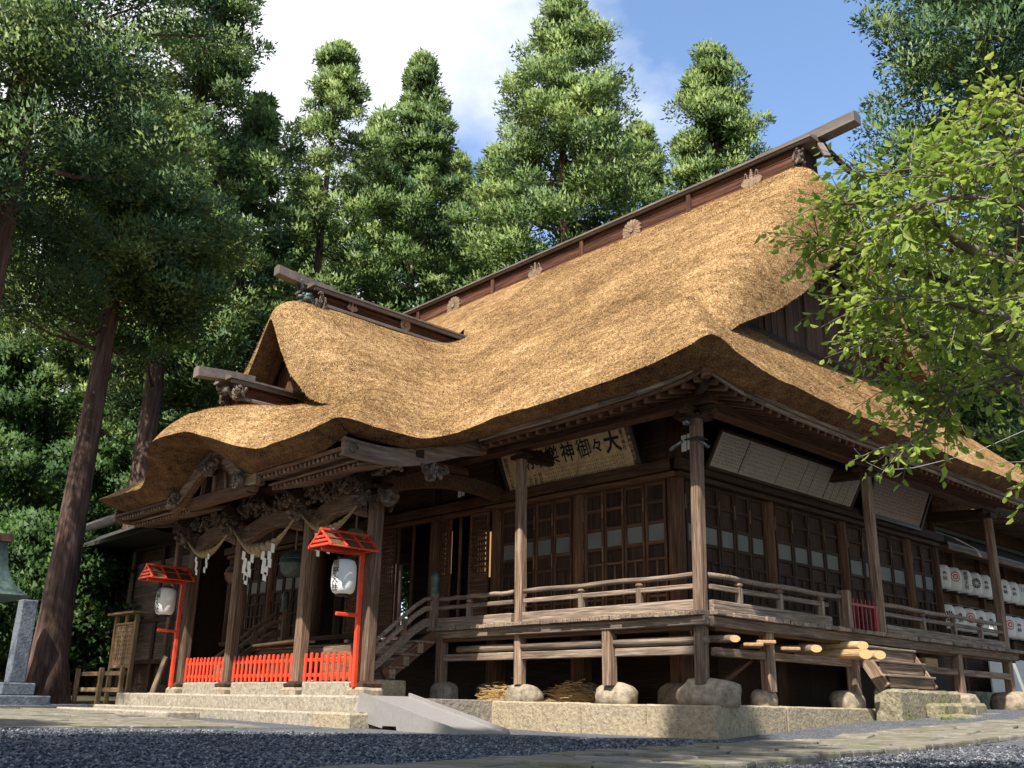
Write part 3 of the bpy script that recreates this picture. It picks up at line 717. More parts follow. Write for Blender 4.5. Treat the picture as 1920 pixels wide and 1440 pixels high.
# ------------------------------------------------------------------ gables
for sgn in (1, -1):
    xw = -.66 if sgn > 0 else 2 * XC + .66
    gw = MB(); ypts = np.linspace(1.6, 11.08, 40)
    gp = [(xw - sgn * .12, y, 6.9) for y in ypts]; gt = [(xw - sgn * .12, y, interp(ZE, abs(y - RY)) + .5) for y in ypts]; n = len(ypts)
    gw.add(gp + gt, [(i, i + 1, n + i + 1, n + i) for i in range(n - 1)]); gw = gw.obj('gable_wall', 'wood_gable', hall)
    if sgn > 0:
        y = 1.9
        while y < 10.7:
            w = random.uniform(.22, .30); z1 = interp(ZE, abs(y + w / 2 - RY)) + .42
            if z1 > 7.25: bx('plank', xw - .02, xw + .03 + random.uniform(0, .015), y, y + w - .012, 7.1, z1, 'wood_gable', gw, .006)
            y += w
        for y in np.arange(2.6, 10.6, .86): bx('batten', xw + .03, xw + .075, y, y + .07, 7.1, interp(ZE, abs(y - RY)) + .4, 'wood_gable', gw, .006)
        bx('gable_sill', xw + .02, xw + .16, 1.55, 11.1, 7.14, 7.30, 'wood_dark', gw)
        for sg2 in (-1, 1):
            for off, z_off, w in ((.05, .06, .32), (.16, .02, .12)):
                mb = MB(); rr2 = []
                for d in np.linspace(.05, 4.7, 22):
                    z = interp(ZE, d) + z_off + .12; y = RY + sg2 * d
                    rr2.append([(xw + .12 + off, y, z - w), (xw + .19 + off, y, z - w), (xw + .19 + off, y, z), (xw + .12 + off, y, z)])
                mb.rings(rr2); mb.obj('bargeboard', 'wood_brown', gw)
        carving('gable_pendant', gw, (xw + .34, RY, 9.75), (.32, .42, .06), 77, Yv, Zv, Xv, 'wood_dark', 8)
gw = MB(); xs2 = np.linspace(XC - 2.9, XC + 2.9, 40)
gw.add([(x, -2.12, 5.7) for x in xs2] + [(x, -2.12, interp(ZD, abs(x - XC)) + .45) for x in xs2], [(i, i + 1, 41 + i - 0, 40 + i) for i in range(39)]); gw = gw.obj('porch_gable_wall', 'wood_gable', hall)
x = XC - 2.7
while x < XC + 2.6:
    w = .24; z1 = interp(ZD, abs(x + w / 2 - XC)) + .34
    if z1 > 6.3: bx('plank', x, x + w - .012, -2.19, -2.15, 5.9, z1, 'wood_brown', gw, .006)
    x += w
for sg in (1, -1):
    mb = MB(); rr2 = []
    for d in np.linspace(.03, 2.7, 18):
        z = interp(ZD, d) + .12; rr2.append([(XC + sg * d, -2.48, z - .24), (XC + sg * d, -2.40, z - .24), (XC + sg * d, -2.40, z + .02), (XC + sg * d, -2.48, z + .02)])
    mb.rings(rr2); mb.obj('bargeboard', 'wood_brown', gw)

# ------------------------------------------------------------------ eaves: fascia, rafters, soffit, beams
def zb_front(x): return 4.86 + .30 * math.exp(-max(0, 1.0 - x) / 1.0)
def soffit_side(mir):
    q = MB(); xsn = np.arange(-7.4, 1.01, .3); ysn = np.arange(-1.0, 13.6, .3)
    yi = [min(1.4, -1.0 + max(0, 1.0 - x)) for x in xsn]
    q.add([(x, -.98, zb_front(x)) for x in xsn] + [(x, y, 4.84 + .69 * (y + 1.0) / 2.4 + .2 * math.exp(-max(0, 1.0 - x))) for x, y in zip(xsn, yi)], [(i + 1, i, len(xsn) + i, len(xsn) + i + 1) for i in range(len(xsn) - 1)])
    n0 = len(ysn); xi = [1.0 - min(2.6, max(0, y + 1.0)) for y in ysn]
    q.add([(1.0, y, 4.86 + .30 * math.exp(-max(0, y + 1.0))) for y in ysn] + [(x, y, 4.84 + .69 * (1.0 - x) / 2.6 + .2 * math.exp(-max(0, y + 1.0))) for x, y in zip(xi, ysn)], [(i, i + 1, n0 + i + 1, n0 + i) for i in range(n0 - 1)])
    if mir: q.v = [(2 * XC - x, y, z) for x, y, z in q.v]; q.f = [f[::-1] for f in q.f]
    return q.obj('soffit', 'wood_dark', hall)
soff = soffit_side(False); soffit_side(True)
def fascia(parent, pts, w, h, mat, name='fascia_board'):
    for a, b2 in zip(pts[:-1], pts[1:]): beam(name, a, b2, w, h, mat, parent, .01)
eave = mobj('eave_boards', [(XC, 1.35, 5.52), (XC + .01, 1.35, 5.52), (XC, 1.36, 5.52)], [(0, 1, 2)], 'wood_dark', hall)
ptsF = [(x, -.99, zb_front(x) - .05) for x in (.98, .55, .1, -.5, -1.4, -2.6, -3.8, -4.7)]; fascia(eave, ptsF, .07, .10, 'wood_grey')
ptsF2 = [(x, -.93, zb_front(x) - .135) for x in (.92, .5, 0, -.6, -1.6, -2.9, -4.6)]; fascia(eave, ptsF2, .06, .07, 'wood_brown')
fb = lambda y: 4.86 + .30 * math.exp(-max(0, y + 1.0))
ptsS = [(.99, y, fb(y) - .05) for y in (-.98, -.5, 0, .6, 1.6, 3.2, 5, 7, 9, 11, 13.4)]; fascia(eave, ptsS, .07, .13, 'wood_grey')
ptsS2 = [(.93, y, fb(y) - .15) for y in (-.92, -.4, .1, .8, 1.9, 3.6, 5.6, 7.6, 9.6, 11.6, 13.4)]; fascia(eave, ptsS2, .06, .07, 'wood_grey')
for x in np.arange(-5.0, .75, .27):
    beam('rafter', (x, -.90, zb_front(x) - .20), (x, 1.2, 5.36), .085, .10, 'wood_brown', eave, .006)
for y in np.arange(-.6, 13.2, .27):
    beam('rafter', (.90, y, fb(y) - .21), (-1.3, y, 5.40), .085, .10, 'wood_brown', eave, .006)
beam('hip_rafter', (.98, -.98, 4.98), (-.9, .9, 5.30), .17, .24, 'wood_brown', eave)
beam('hip_rafter', (.72, -.72, 4.83), (-.9, .9, 5.14), .14, .14, 'wood_dark', eave)
bm_f = bx('eave_beam', -8.3, .42, -.14, .14, 4.72, 5.02, 'wood_brown', hall, .02)
bm_s = bx('eave_beam', -.139, .139, .15, 13.1, 4.70, 5.00, 'wood_brown', hall, .02)
bx('eave_beam', 2 * XC - .42, -12.1, -.14, .14, 4.72, 5.02, 'wood_brown', hall, .02)
bx('eave_beam', 2 * XC - .139, 2 * XC + .139, .15, 13.1, 4.70, 5.00, 'wood_brown', hall, .02)

# ------------------------------------------------------------------ columns of the veranda
def octo_post(name, a, b2, w, mat, parent, ch=.18):
    a, b2 = Vector(a), Vector(b2); h = w / 2; c = w * ch; sec = [(h, -h + c), (h, h - c), (h - c, h), (-h + c, h), (-h, h - c), (-h, -h + c), (-h + c, -h), (h - c, -h)]
    mb = MB(); L = b2 - a; M = Matrix.Translation(a) @ Matrix.Rotation(R(-90), 4, 'Y')
    mb.rings([[tuple(a + L * t + Vector((x, y, 0))) for x, y in sec] for t in (0, 1)])
    vs = [M.inverted() @ Vector(p) for p in mb.v]
    return link(name, mesh_of(vs, mb.f, mat), parent, M)
def capital(parent, c, d, s=1.0):
    # square bearing block and boat-shaped bracket arm along d
    c = Vector(c); d = Vector(d); sd = Vector((-d.y, d.x, 0)); mb = MB()
    for z0, z1, w0, w1 in ((0, .07, .20, .24), (.07, .13, .24, .24)): mb.rings([[tuple(c + Vector((sx * w, sy * w, z)) * 1) for sx, sy in ((-1, -1), (1, -1), (1, 1), (-1, 1))] for w, z in ((w0 * .8 * s, z0), (w1 * .8 * s, z1))])
    prof = [(-.55, .17), (-.55, .12), (-.46, .05), (-.30, .10), (-.16, .0), (.16, .0), (.30, .10), (.46, .05), (.55, .12), (.55, .17), (.5, .24), (-.5, .24)]
    mb.rings([[tuple(c + d * p * s + Zv * (z * s) + sd * o) for p, z in prof] for o in (-.075, .075)])
    return mb.obj('capital', 'wood_dark', parent)
ZF = 1.17
COLS = [((-.10, 0, 0), (0, 0, 4.5), 'C'), ((-4.42, 0, 0), (-4.47, 0, 4.5), 'F'), ((0, 6.15, .0), (0, 6.15, 4.5), 'S'), ((0, 12.68, .05), (0, 12.68, 4.5), 'S')]
for a, b2, k in COLS:
    o = octo_post('veranda_column', a, b2, .205, 'wood_post', hall)
    if k in 'CF': capital(o, b2, (1, 0, 0), .8 if k == 'C' else .5)
    if k in 'CS': capital(o, (b2[0], b2[1], b2[2] + .003), (0, 1, 0), .8)
for x, y in ((2 * XC, 0), (2 * XC + 4.47, 0), (2 * XC, 6.15), (2 * XC, 12.68)): octo_post('veranda_column', (x, y, 0), (x, y, 4.72), .205, 'wood_post', hall)

# ------------------------------------------------------------------ boulders, kerb, earth
def boulder(c, r, label, seed):
    r = (r[0], r[1], r[2] * 1.22); c = (c[0], c[1], -.345 + r[2] * .52 + (.06 if c[1] > 8 else 0)); vs, fs = blob((0, 0, 0), (1, 1, 1), seed, .26, 1.4, 3); vs = [Vector([math.copysign(abs(q) ** .72, q) * rr_ for q, rr_ in zip(p, r)]) for p in vs]; vs = [Vector((p.x, p.y, max(p.z, -r[2] * .55))) for p in vs]
    me = mesh_of(vs, fs, 'boulder', True); o = link('foundation_stone', me, None, Matrix.Translation(c))
    return tag(o, label, 'boulder', 'foundation stones under the veranda posts')
earth = tag(mobj('earth_floor', [(2 * XC - .1, .1, -.36), (.08, .1, -.36), (.08, 13.4, -.28), (2 * XC - .1, 13.4, -.28)], [(0, 1, 2, 3)], 'earth'), kind='structure')
kerb = tag(mobj('stone_kerb', [(-20, .2, -.8), (0, .2, -.8), (0, 6, -.8)], [(0, 1, 2)], 'kerb_stone'), 'low pitted tuff kerb around the foot of the hall', 'kerb')
def rough_block(name, x0, x1, y0, y1, z0, z1, mat, parent, amp=.012, seg=.16, rnd=.025):
    bm = bmesh.new(); bmesh.ops.create_cube(bm, size=1)
    for v in bm.verts: v.co = Vector(((x0 + x1) / 2 + v.co.x * (x1 - x0), (y0 + y1) / 2 + v.co.y * (y1 - y0), (z0 + z1) / 2 + v.co.z * (z1 - z0)))
    bmesh.ops.bevel(bm, geom=bm.edges[:], offset=rnd, segments=1, affect='EDGES', profile=.6)
    for ax, L in ((0, x1 - x0), (1, y1 - y0), (2, z1 - z0)):
        k = int(L / seg)
        for i in range(1, k):
            co = [0, 0, 0]; co[ax] = (x0, y0, z0)[ax] + L * i / k; no = [0, 0, 0]; no[ax] = 1
            bmesh.ops.bisect_plane(bm, geom=bm.verts[:] + bm.edges[:] + bm.faces[:], plane_co=co, plane_no=no)
    sd_ = random.uniform(0, 50)
    for v in bm.verts:
        v.co += Vector((noise.noise(v.co * 4 + Vector((sd_, 0, 0))), noise.noise(v.co * 4 + Vector((0, sd_, 0))), noise.noise(v.co * 4 + Vector((0, 0, sd_))))) * amp
    me = bpy.data.meshes.new(name); bm.to_mesh(me); bm.free(); me.materials.append(MATS[mat])
    return link(name, me, parent)
for x0, x1, zt in ((-1.15, .30, -.325), (-2.66, -1.165, -.33), (-5.4, -2.675, -.315)): rough_block('kerb_block', x0, x1, -.19 + (.02 if x0 < -2 else 0), .18, -.95, zt, 'kerb_stone', kerb)
for y0, y1 in ((.19, 1.9), (1.915, 6.15)): rough_block('kerb_block', -.06, .275, y0, y1, -.95, -.315, 'kerb_stone', kerb)
BST = [((-.10, .20, -.15), (.52, .34, .235), 'largest rounded boulder under the corner post of the veranda'), ((-2.05, .14, -.16), (.40, .28, .20), 'tapering flat-topped boulder under the short post left of the corner post'),
       ((-4.45, .14, -.18), (.42, .28, .19), 'angular tan boulder below the second tall veranda column'), ((-6.78, .05, -.18), (.30, .27, .22), 'rounded boulder under the veranda post beside the porch stairs'),
       ((-.08, 1.75, -.19), (.2, .23, .17), 'small round boulder with a split crown under the side post'), ((-.12, 4.75, -.19), (.30, .36, .19), 'domed boulder beside the side stone steps'),
       ((0, 9.6, -.20), (.4, .42, .2), 'half-buried boulder under the far side of the veranda'), ((0, 12.68, -.18), (.5, .5, .24), 'broad boulder under the farthest side column')]
for i, (c, r, l) in enumerate(BST): boulder(c, r, l, 3 + i * 2.7)
for i, x in enumerate((-1.45, -3.95, -6.5)): boulder((x, 1.25, -.2), (.42, .36, .22), ('shaded boulder under the hall corner behind the corner post', 'wide shaded boulder under the inner post behind the veranda', 'shaded boulder behind the straw heap')[i], 20 + i * 1.9)

# ------------------------------------------------------------------ veranda
ver = bx('veranda_joist', -7.0, -.15, -.10, .06, .86, .99, 'wood_brown', hall)
XS = -7.05                                  # right end of the porch stairs
def jit(a): return random.uniform(-a, a)
x = .12
while x > XS + .05:
    w = random.uniform(.21, .29); x2 = max(x - w, XS)
    bx('floor_board', x2 + .006, x, -.27 + jit(.03), 1.2, 1.09 + jit(.006), 1.165 + jit(.006), 'wood_grey', ver, .008); x = x2
y = -.02
ver_s = bx('veranda_joist', -.06, .10, .16, 13.0, .86, .99, 'wood_brown', hall)
while y < 13.0:
    w = random.uniform(.21, .29)
    if y > 1.2 or True: bx('floor_board', -1.4 if y > 1.2 else .125, .27 + jit(.03), y, y + w - .006, 1.09 + jit(.006), 1.165 + jit(.006), 'wood_grey', ver_s, .008)
    y += w
bx('edge_beam', XS, .13, -.19, -.03, .93, 1.085, 'wood_grey', ver, .015)
bx('edge_beam', .03, .19, -.02, 13.0, .91, 1.085, 'wood_post', ver_s, .015)
def short_post(x, y, zb, zt, parent, w=.205, mat='wood_post'): return octo_post('short_post', (x, y, zb), (x, y, zt), w, mat, parent, .1)
short_post(-2.05, -.06, -.02, 1.06, ver); short_post(-6.82, -.02, -.02, 1.06, ver)
for yy, zb in ((1.75, -.08), (4.75, -.06), (9.6, -.05)): short_post(.05, yy, zb, .99, ver_s)
for x in (-1.45, -3.95, -6.5): short_post(x, 1.25, -.05, 1.1, ver, .33, 'wood_brown')
for yy in (4.4, 7.5, 10.8): short_post(-1.45, yy, -.3, 1.1, ver_s, .33, 'wood_brown')
# tie beams between the posts: a square tie and a round pole above it
for x0, x1 in ((-1.92, -.15), (-4.32, -2.2), (-6.72, -4.56)):
    bx('tie_beam', x0, x1, -.07, .05, .47, .61, 'wood_grey', ver)
for x0, x1, y0 in ((-1.95, .05, -.02), (-4.33, -2.25, -.02), (-6.3, -4.58, 0)):
    mb = MB(); mb.tube([(x0, y0, .70), (x1, y0 + .02, .71)], .072, 10); mb.obj('tie_pole', 'wood_grey', ver, True)
for y0, y1 in ((.14, 1.62), (1.9, 4.62), (4.9, 6.02), (6.3, 9.47), (9.75, 12.55)): bx('tie_beam', -.01, .11, y0, y1, .45, .59, 'wood_post', ver_s)
beam('brace', (-.1, .5, .0), (-.2, 1.6, .45), .09, .07, 'wood_brown', ver_s)
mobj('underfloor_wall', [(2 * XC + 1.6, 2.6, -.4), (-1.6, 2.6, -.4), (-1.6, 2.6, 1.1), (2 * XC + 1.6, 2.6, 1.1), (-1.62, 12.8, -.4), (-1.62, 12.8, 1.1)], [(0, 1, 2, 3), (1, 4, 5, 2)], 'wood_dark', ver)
# railing
def railing(segs, struts, along, off, name):
    rl = None
    for a, b2, kind in segs:
        P = lambda t, z: (t, off, z) if along == 'x' else (off, t, z)
        if kind == 't':
            mb = MB(); n = 8; mb.tube([P(a + (b2 - a) * i / n, 1.775 + .012 * math.sin(i * 1.7)) for i in range(n + 1)], .047, 10); o = mb.obj('top_rail', 'wood_grey', hall, True)
        elif kind == 'm': o = beam('middle_rail', P(a, 1.585), P(b2, 1.585), .07, .085, 'wood_grey', hall)
        else: o = beam('base_rail', P(a, 1.27), P(b2, 1.27), .12, .19, 'wood_grey', hall)
        rl = rl or o
    for t in struts:
        x, y = (t, off) if along == 'x' else (off, t)
        s = bx('railing_strut', x - .055, x + .055, y - .05, y + .05, 1.36, 1.64, 'wood_grey', hall); mb = MB()
        mb.lathe([(.045, 0), (.075, .03), (.075, .05), (.05, .075), (.065, .09)], (x, y, 1.64), 10); mb.obj('strut_cap', 'wood_post', s)
railing([(-4.3, -.12, 't'), (-4.3, -.12, 'm'), (-4.3, -.12, 'b'), (-6.0, -4.62, 't'), (-6.95, -4.62, 'm'), (-6.95, -4.62, 'b'), (-7.0, -5.95, 't')], (-1.35, -2.75, -5.95), 'x', -.03, 'f')
railing([(.12, 4.55, 't'), (.15, 4.0, 'm'), (.15, 4.05, 'b'), (6.3, 12.5, 't'), (6.3, 12.55, 'm'), (6.3, 12.55, 'b')], (1.0, 2.3, 3.75, 8.1, 9.7, 11.2), 'y', .03, 's')
bx('gate_post', -.07, .13, 4.6, 4.8, 1.18, 1.93, 'wood_post', hall)
gate = mobj('red_gate', [(.0, 4.85, 1.2), (.01, 4.85, 1.2), (0, 4.86, 1.2)], [(0, 1, 2)], 'red_dark'); tag(gate, 'small dark red barred gate closing the side veranda', 'gate')
bx('rail', .01, .05, 4.83, 5.95, 1.66, 1.71, 'red_dark', gate, .005)
for k in range(7): bx('bar', .015, .045, 4.84 + k * .17, 4.87 + k * .17, 1.18, 1.80, 'red_dark', gate, .004)
bx('gate_stile', -.02, .06, 5.90, 6.0, 1.18, 1.72, 'red_dark', gate)

# ------------------------------------------------------------------ hall walls
WY = 1.25; WX = -1.45
inner = MB(); inner.box(2 * XC + 1.75, -1.75, 8.0, 8.1, 1.1, 5.6); inner.box(2 * XC + 1.75, -1.75, 1.6, 8.0, 5.4, 5.5); inner.box(2 * XC + 1.75, -1.75, 1.3, 12.4, 1.0, 1.1)
inner.box(-1.85, -1.75, 1.6, 8.0, 1.1, 5.4); inner.obj('inner_shell', 'wood_dark', hall)
def round_post(name, x, y, z0, z1, r, mat='wood_brown', parent=None):
    M = Matrix.Translation((x, y, z0)) @ Matrix.Rotation(R(-90), 4, 'Y'); L = z1 - z0
    mb = MB(); mb.rings([[(t, r * math.cos(2 * math.pi * j / 16), r * math.sin(2 * math.pi * j / 16)) for j in range(16)] for t in (0, L)])
    me = mesh_of(mb.v, [f[::-1] for f in mb.f], mat, True); return link(name, me, parent or hall, M)
FP = [-1.45, -3.95, -6.5, -8.75]; FP = FP + [2 * XC - x for x in FP]
for x in FP: round_post('wall_post', x, WY, 1.16, 5.3, .165)
for y in (4.4, 7.5, 10.8, 12.4): round_post('wall_post', WX, y, 1.16, 5.3, .16)
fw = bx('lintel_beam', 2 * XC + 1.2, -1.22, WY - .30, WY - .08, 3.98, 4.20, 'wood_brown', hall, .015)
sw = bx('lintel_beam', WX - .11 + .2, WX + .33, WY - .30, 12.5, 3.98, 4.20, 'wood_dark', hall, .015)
bx('lintel_moulding', 2 * XC + 1.3, -1.3, WY - .24, WY - .06, 3.86, 3.955, 'wood_brown', fw); bx('lintel_moulding', WX + .06, WX + .24, WY - .2, 12.4, 3.86, 3.955, 'wood_dark', sw)
bx('floor_sill', 2 * XC + 1.3, -1.3, WY - .2, WY - .02, 1.17, 1.30, 'wood_dark', fw); bx('floor_sill', WX + .02, WX + .2, WY, 12.4, 1.17, 1.30, 'wood_dark', sw)
for k in range(4):
    z = 4.22 + k * .29
    bx('wall_board', 2 * XC + 1.5, -1.5, WY - .05 + .01 * (k % 2), WY + .02, z, z + .284, 'wood_dark', fw, .006)
    bx('wall_board', WX - .02, WX + .05 - .01 * (k % 2), WY, 12.4, z, z + .284, 'wood_dark', sw, .006)
for x in (-2.7, -5.2, -7.6): bx('bracket_strut', x - .09, x + .09, WY - .2, WY - .06, 4.21, 4.72, 'wood_dark', fw)
# tie beams from the wall posts to the veranda columns
beam('tie_rainbow_beam', (-4.47, .1, 4.62), (-4.47, WY, 4.66), .16, .26, 'wood_dark', hall); beam('tie_rainbow_beam', (-.05, 6.15, 4.60), (WX, 6.15, 4.66), .16, .26, 'wood_dark', hall)
beam('tie_rainbow_beam', (-.05, 12.6, 4.60), (WX, 12.4, 4.66), .18, .28, 'wood_dark', hall)
DOORM = {}
def door_leaf(F, u0, u1, pane=True, hinges=True, mat='wood_brown'):
    # F maps (u, out, z) to world; the leaf is a frame with recessed panels
    w = u1 - u0; st = .055
    P = lambda name, a, b2, o0, o1, z0, z1, mt, par, bb=.006: bxF(F, name, a, b2, o0, o1, z0, z1, mt, par, bb)
    d = P('door_leaf', u0, u1, -.03, -.012, 1.30, 3.86, 'wood_dark', hall)
    for a in (u0, u1 - st): P('stile', a, a + st, -.012, .035, 1.30, 3.86, mat, d)
    zs = [1.30, 1.62, 1.97, 2.32, 2.62, 3.02, 3.42, 3.78]
    for z in zs: P('door_rail', u0 + st, u1 - st, -.012, .028, z, z + (.07 if z > 2.5 else .05), mat, d)
    um = (u0 + u1) / 2
    for z0, z1 in ((1.35, 1.62), (1.67, 1.97), (2.02, 2.32)): P('muntin', um - .022, um + .022, -.012, .024, z0, z1, mat, d)
    if pane: P('pane', u0 + st, u1 - st, -.008, .004, 2.69, 3.02, 'frosted_pane', d, .002)
    return d
def bxF(F, name, a, b2, o0, o1, z0, z1, mt, par, bb):
    p, q = F(a, o0, z0), F(b2, o1, z1)
    return bx(name, min(p[0], q[0]), max(p[0], q[0]), min(p[1], q[1]), max(p[1], q[1]), min(p[2], q[2]), max(p[2], q[2]), mt, par, bb)
Ff = lambda u, o, z: (u, WY - .05 - o, z)
Fs = lambda u, o, z: (WX + .05 + o, u, z)
def bay(F, u0, u1, n, mat):
    w = (u1 - u0) / n
    for k in range(n):
        d = door_leaf(F, u0 + k * w + .012, u0 + (k + 1) * w - .012, True, True, mat)
        for zc in (3.42, 2.55, 1.8):
            c = u0 + k * w
            if F is Ff or zc > 3: bxF(F, 'hinge_strap', c - .04, c - .004, .036, .06, zc - .14, zc + .16, 'hinge_wood', d, .01)
wood('hinge_wood', (.09, .05, .03), (.18, .10, .058), (.26, .16, .10))
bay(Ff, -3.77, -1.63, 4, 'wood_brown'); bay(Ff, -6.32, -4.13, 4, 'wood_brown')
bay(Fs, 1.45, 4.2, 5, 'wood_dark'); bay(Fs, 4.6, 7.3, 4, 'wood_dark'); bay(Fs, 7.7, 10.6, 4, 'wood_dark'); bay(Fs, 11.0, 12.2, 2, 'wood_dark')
for m_ in (0, 1):   # left wing of the front, mostly hidden by the porch
    u0, u1 = ((2 * XC + 1.66, 2 * XC + 3.74), (2 * XC + 4.16, 2 * XC + 6.29))[m_]; bay(Ff, u0, u1, 4, 'wood_dark')
def lattice_door(x0, x1, y0, ang=0, piv=None):
    M = Matrix.Identity(4)
    if piv is not None: M = Matrix.Translation((piv, y0, 0)) @ Matrix.Rotation(R(ang), 4, 'Z') @ Matrix.Translation((-piv, -y0, 0))
    mb = MB(); n = 6; zt, zb = 3.80, 2.55
    mb.box(x0, x0 + .07, y0, y0 + .05, 1.3, 3.88); mb.box(x1 - .07, x1, y0, y0 + .05, 1.3, 3.88)
    for z in (1.3, 1.85, 2.4, 3.80): mb.box(x0 + .07, x1 - .07, y0 + .004, y0 + .046, z, z + .09)
    mb.box(x0 + .07, x1 - .07, y0 + .018, y0 + .03, 1.39, 2.4)
    vs = [M @ Vector(p) for p in mb.v]; d = mobj('lattice_door', vs, mb.f, 'wood_brown', hall)
    g = MB(); w = x1 - x0 - .14
    for i in range(1, n): u = x0 + .07 + w * i / n; g.box(u - .025, u + .025, y0 + .008, y0 + .034, zb - .06, zt)
    for j in range(1, 11): z = zb - .06 + (zt - zb + .06) * j / 11; g.box(x0 + .07, x1 - .07, y0 + .012, y0 + .030, z - .027, z + .027)
    mobj('lattice', [M @ Vector(p) for p in g.v], g.f, 'wood_brown', d); return d
lattice_door(-7.35, -6.72, WY - .12); lattice_door(-9.0, -8.2, WY - .12, -14, -8.2); lattice_door(-11.0, -10.3, WY - .1); lattice_door(-12.4, -11.6, WY - .12, 12, -12.4)
for x in (-7.4, -8.15, -7.78, -9.6, -10.2): bx('door_jamb', x - .03, x + .03, WY - .09, WY - .02, 1.3, 3.86, 'wood_brown', fw)
# things glimpsed in the opening
mb = MB(); prof = [(.16, 0), (.30, .08), (.36, .25), (.37, .5), (.36, .8), (.30, .98), (.16, 1.05)]
def lathe_obj(name, prof, c, mat, parent=None, n=20):
    mb = MB(); mb.lathe(prof, c, n); return mb.obj(name, mat, parent, True)
il = tag(lathe_obj('inner_lantern', prof, (-7.72, 2.1, 2.55), 'lit_paper'), 'big glowing paper lantern hanging inside the open doorway', 'lantern')
vs, fs = text_verts('大\n社', .34, .02, lead=.9)
mobj('lettering', [(-7.72 - .16 + v_.x, 2.1 - .385, 3.06 + v_.y) for v_ in vs], fs, 'black_ink', il)
mb = MB(); mb.box(-9.35, -8.98, 1.9, 1.94, 2.7, 3.75); lp = tag(mb.obj('name_plaques', 'lit_paper'), 'board of small plaques behind the lattice door, lamplight put into its glow', 'board')  # board is no lamp; its emission stands in for warm light on it
for i in range(6):
    for j in range(8): bx('plaque', -9.33 + i * .06, -9.285 + i * .06, 1.885, 1.897, 2.73 + j * .125, 2.83 + j * .125, 'lamp_paper', lp, .003)

# ------------------------------------------------------------------ porch: platform, steps, ramp
plat = tag(mobj('stone_platform', [(-14, -3, -.6), (-7, -3, -.6), (-7, -1, -.6)], [(0, 1, 2)], 'step_stone'), 'two-tier stone platform under the porch pillars', 'platform')
xe = [-15.85, -14.1, -13.3, -11.7, -10.3, -7.55, -5.02]
for i in range(6): rough_block('step_stone', xe[i] + .008, xe[i + 1] - .006, -3.25, -2.65, -.95, -.275 + jit(.006), 'step_stone', plat, .012, .25, .035)
xe = [-16.4, -13.9, -11.6, -9.2, -5.9, -4.72]
for i in range(5): rough_block('step_stone', xe[i] + .008, xe[i + 1] - .006, -3.72, -3.25 - .01, -.95, -.56 + jit(.006), 'step_stone' if i < 4 else 'kerb_stone', plat, .014, .25, .03)
rough_block('platform_fill', -15.85, -5.02, -2.64, .6, -.95, -.30, 'step_stone', plat, .004, .8, .01)
rough_block('platform_side', -5.01, -4.72, -3.24, -2.0, -.95, -.56, 'kerb_stone', plat, .012, .25, .03)
ledge = tag(rough_block('low_stone_ledge', -15.2, -9.2, -4.9, -4.2, -.9, -.63, 'step_stone', None, .012, .4, .03), 'long low stone ledge in front of the porch steps', 'ledge')
rampo = mobj('access_ramp', [], [], 'ramp_metal')
mb = MB(); X0, X1 = -5.05, -2.35; zt, zb = -.27, -.825
def rampz(x): return zt + (zb - zt) * (x - X0) / (X1 - X0)
mb.rings([[(x, -3.28, rampz(x) - .03), (x, -2.22, rampz(x) - .03), (x, -2.22, rampz(x)), (x, -3.28, rampz(x))] for x in (X0, X1)])
rampo.data = mesh_of(mb.v, mb.f, 'ramp_metal'); rampo.data.name = 'access_ramp'
tag(rampo, 'pale grey metal wheelchair ramp beside the porch steps', 'ramp')
for y in (-3.30, -2.20):
    mb = MB(); hb = lambda x: max(rampz(x) - .34, gz(x, y) + .002)
    pts = [(X0, rampz(X0) + .06), (X1 - .05, rampz(X1) + .07), (X1, rampz(X1) + .02), (X1, gz(X1, y)), (X0 + 1.15, gz(0, y) + .01), (X0 + 1.13, -.76), (X0 + .75, -.76), (X0 + .73, -.80), (X0 + .22, -.72), (X0 + .2, -.56), (X0 - .02, -.55)]
    mb.rings([[(x, y + o, z) for x, z in pts] for o in (-.02, .02)]); mb.obj('ramp_side', 'ramp_metal', rampo)

# stairs
stz = [(.05, -1.72, -1.30, 's'), (.33, -1.40, -.98, 'w'), (.60, -1.06, -.62, 'w'), (.88, -.70, -.24, 'w')]
XL = 2 * XC - XS
sst = rough_block('stair_base_stone', XL - .2, XS + .35, -1.75, -1.02, -.32, .05, 'kerb_stone', None, .012, .3, .02); tag(sst, 'long stone block at the foot of the porch stairs', 'step')
stairs = beam('stair_stringer', (XS + .12, -1.45, .12), (XS + .12, -.12, 1.02), .10, .26, 'wood_brown', hall)
beam('stair_stringer', (XL - .12, -1.45, .12), (XL - .12, -.12, 1.02), .10, .26, 'wood_brown', stairs)
for z, y0, y1, k in stz[1:]:
    bx('tread', XL - .22, XS + .22, y0, y1, z - .05, z, 'wood_grey', stairs); bx('riser', XL - .15, XS + .18, y0 + .06, y0 + .22, z - .26, z - .05, 'wood_grey', stairs)
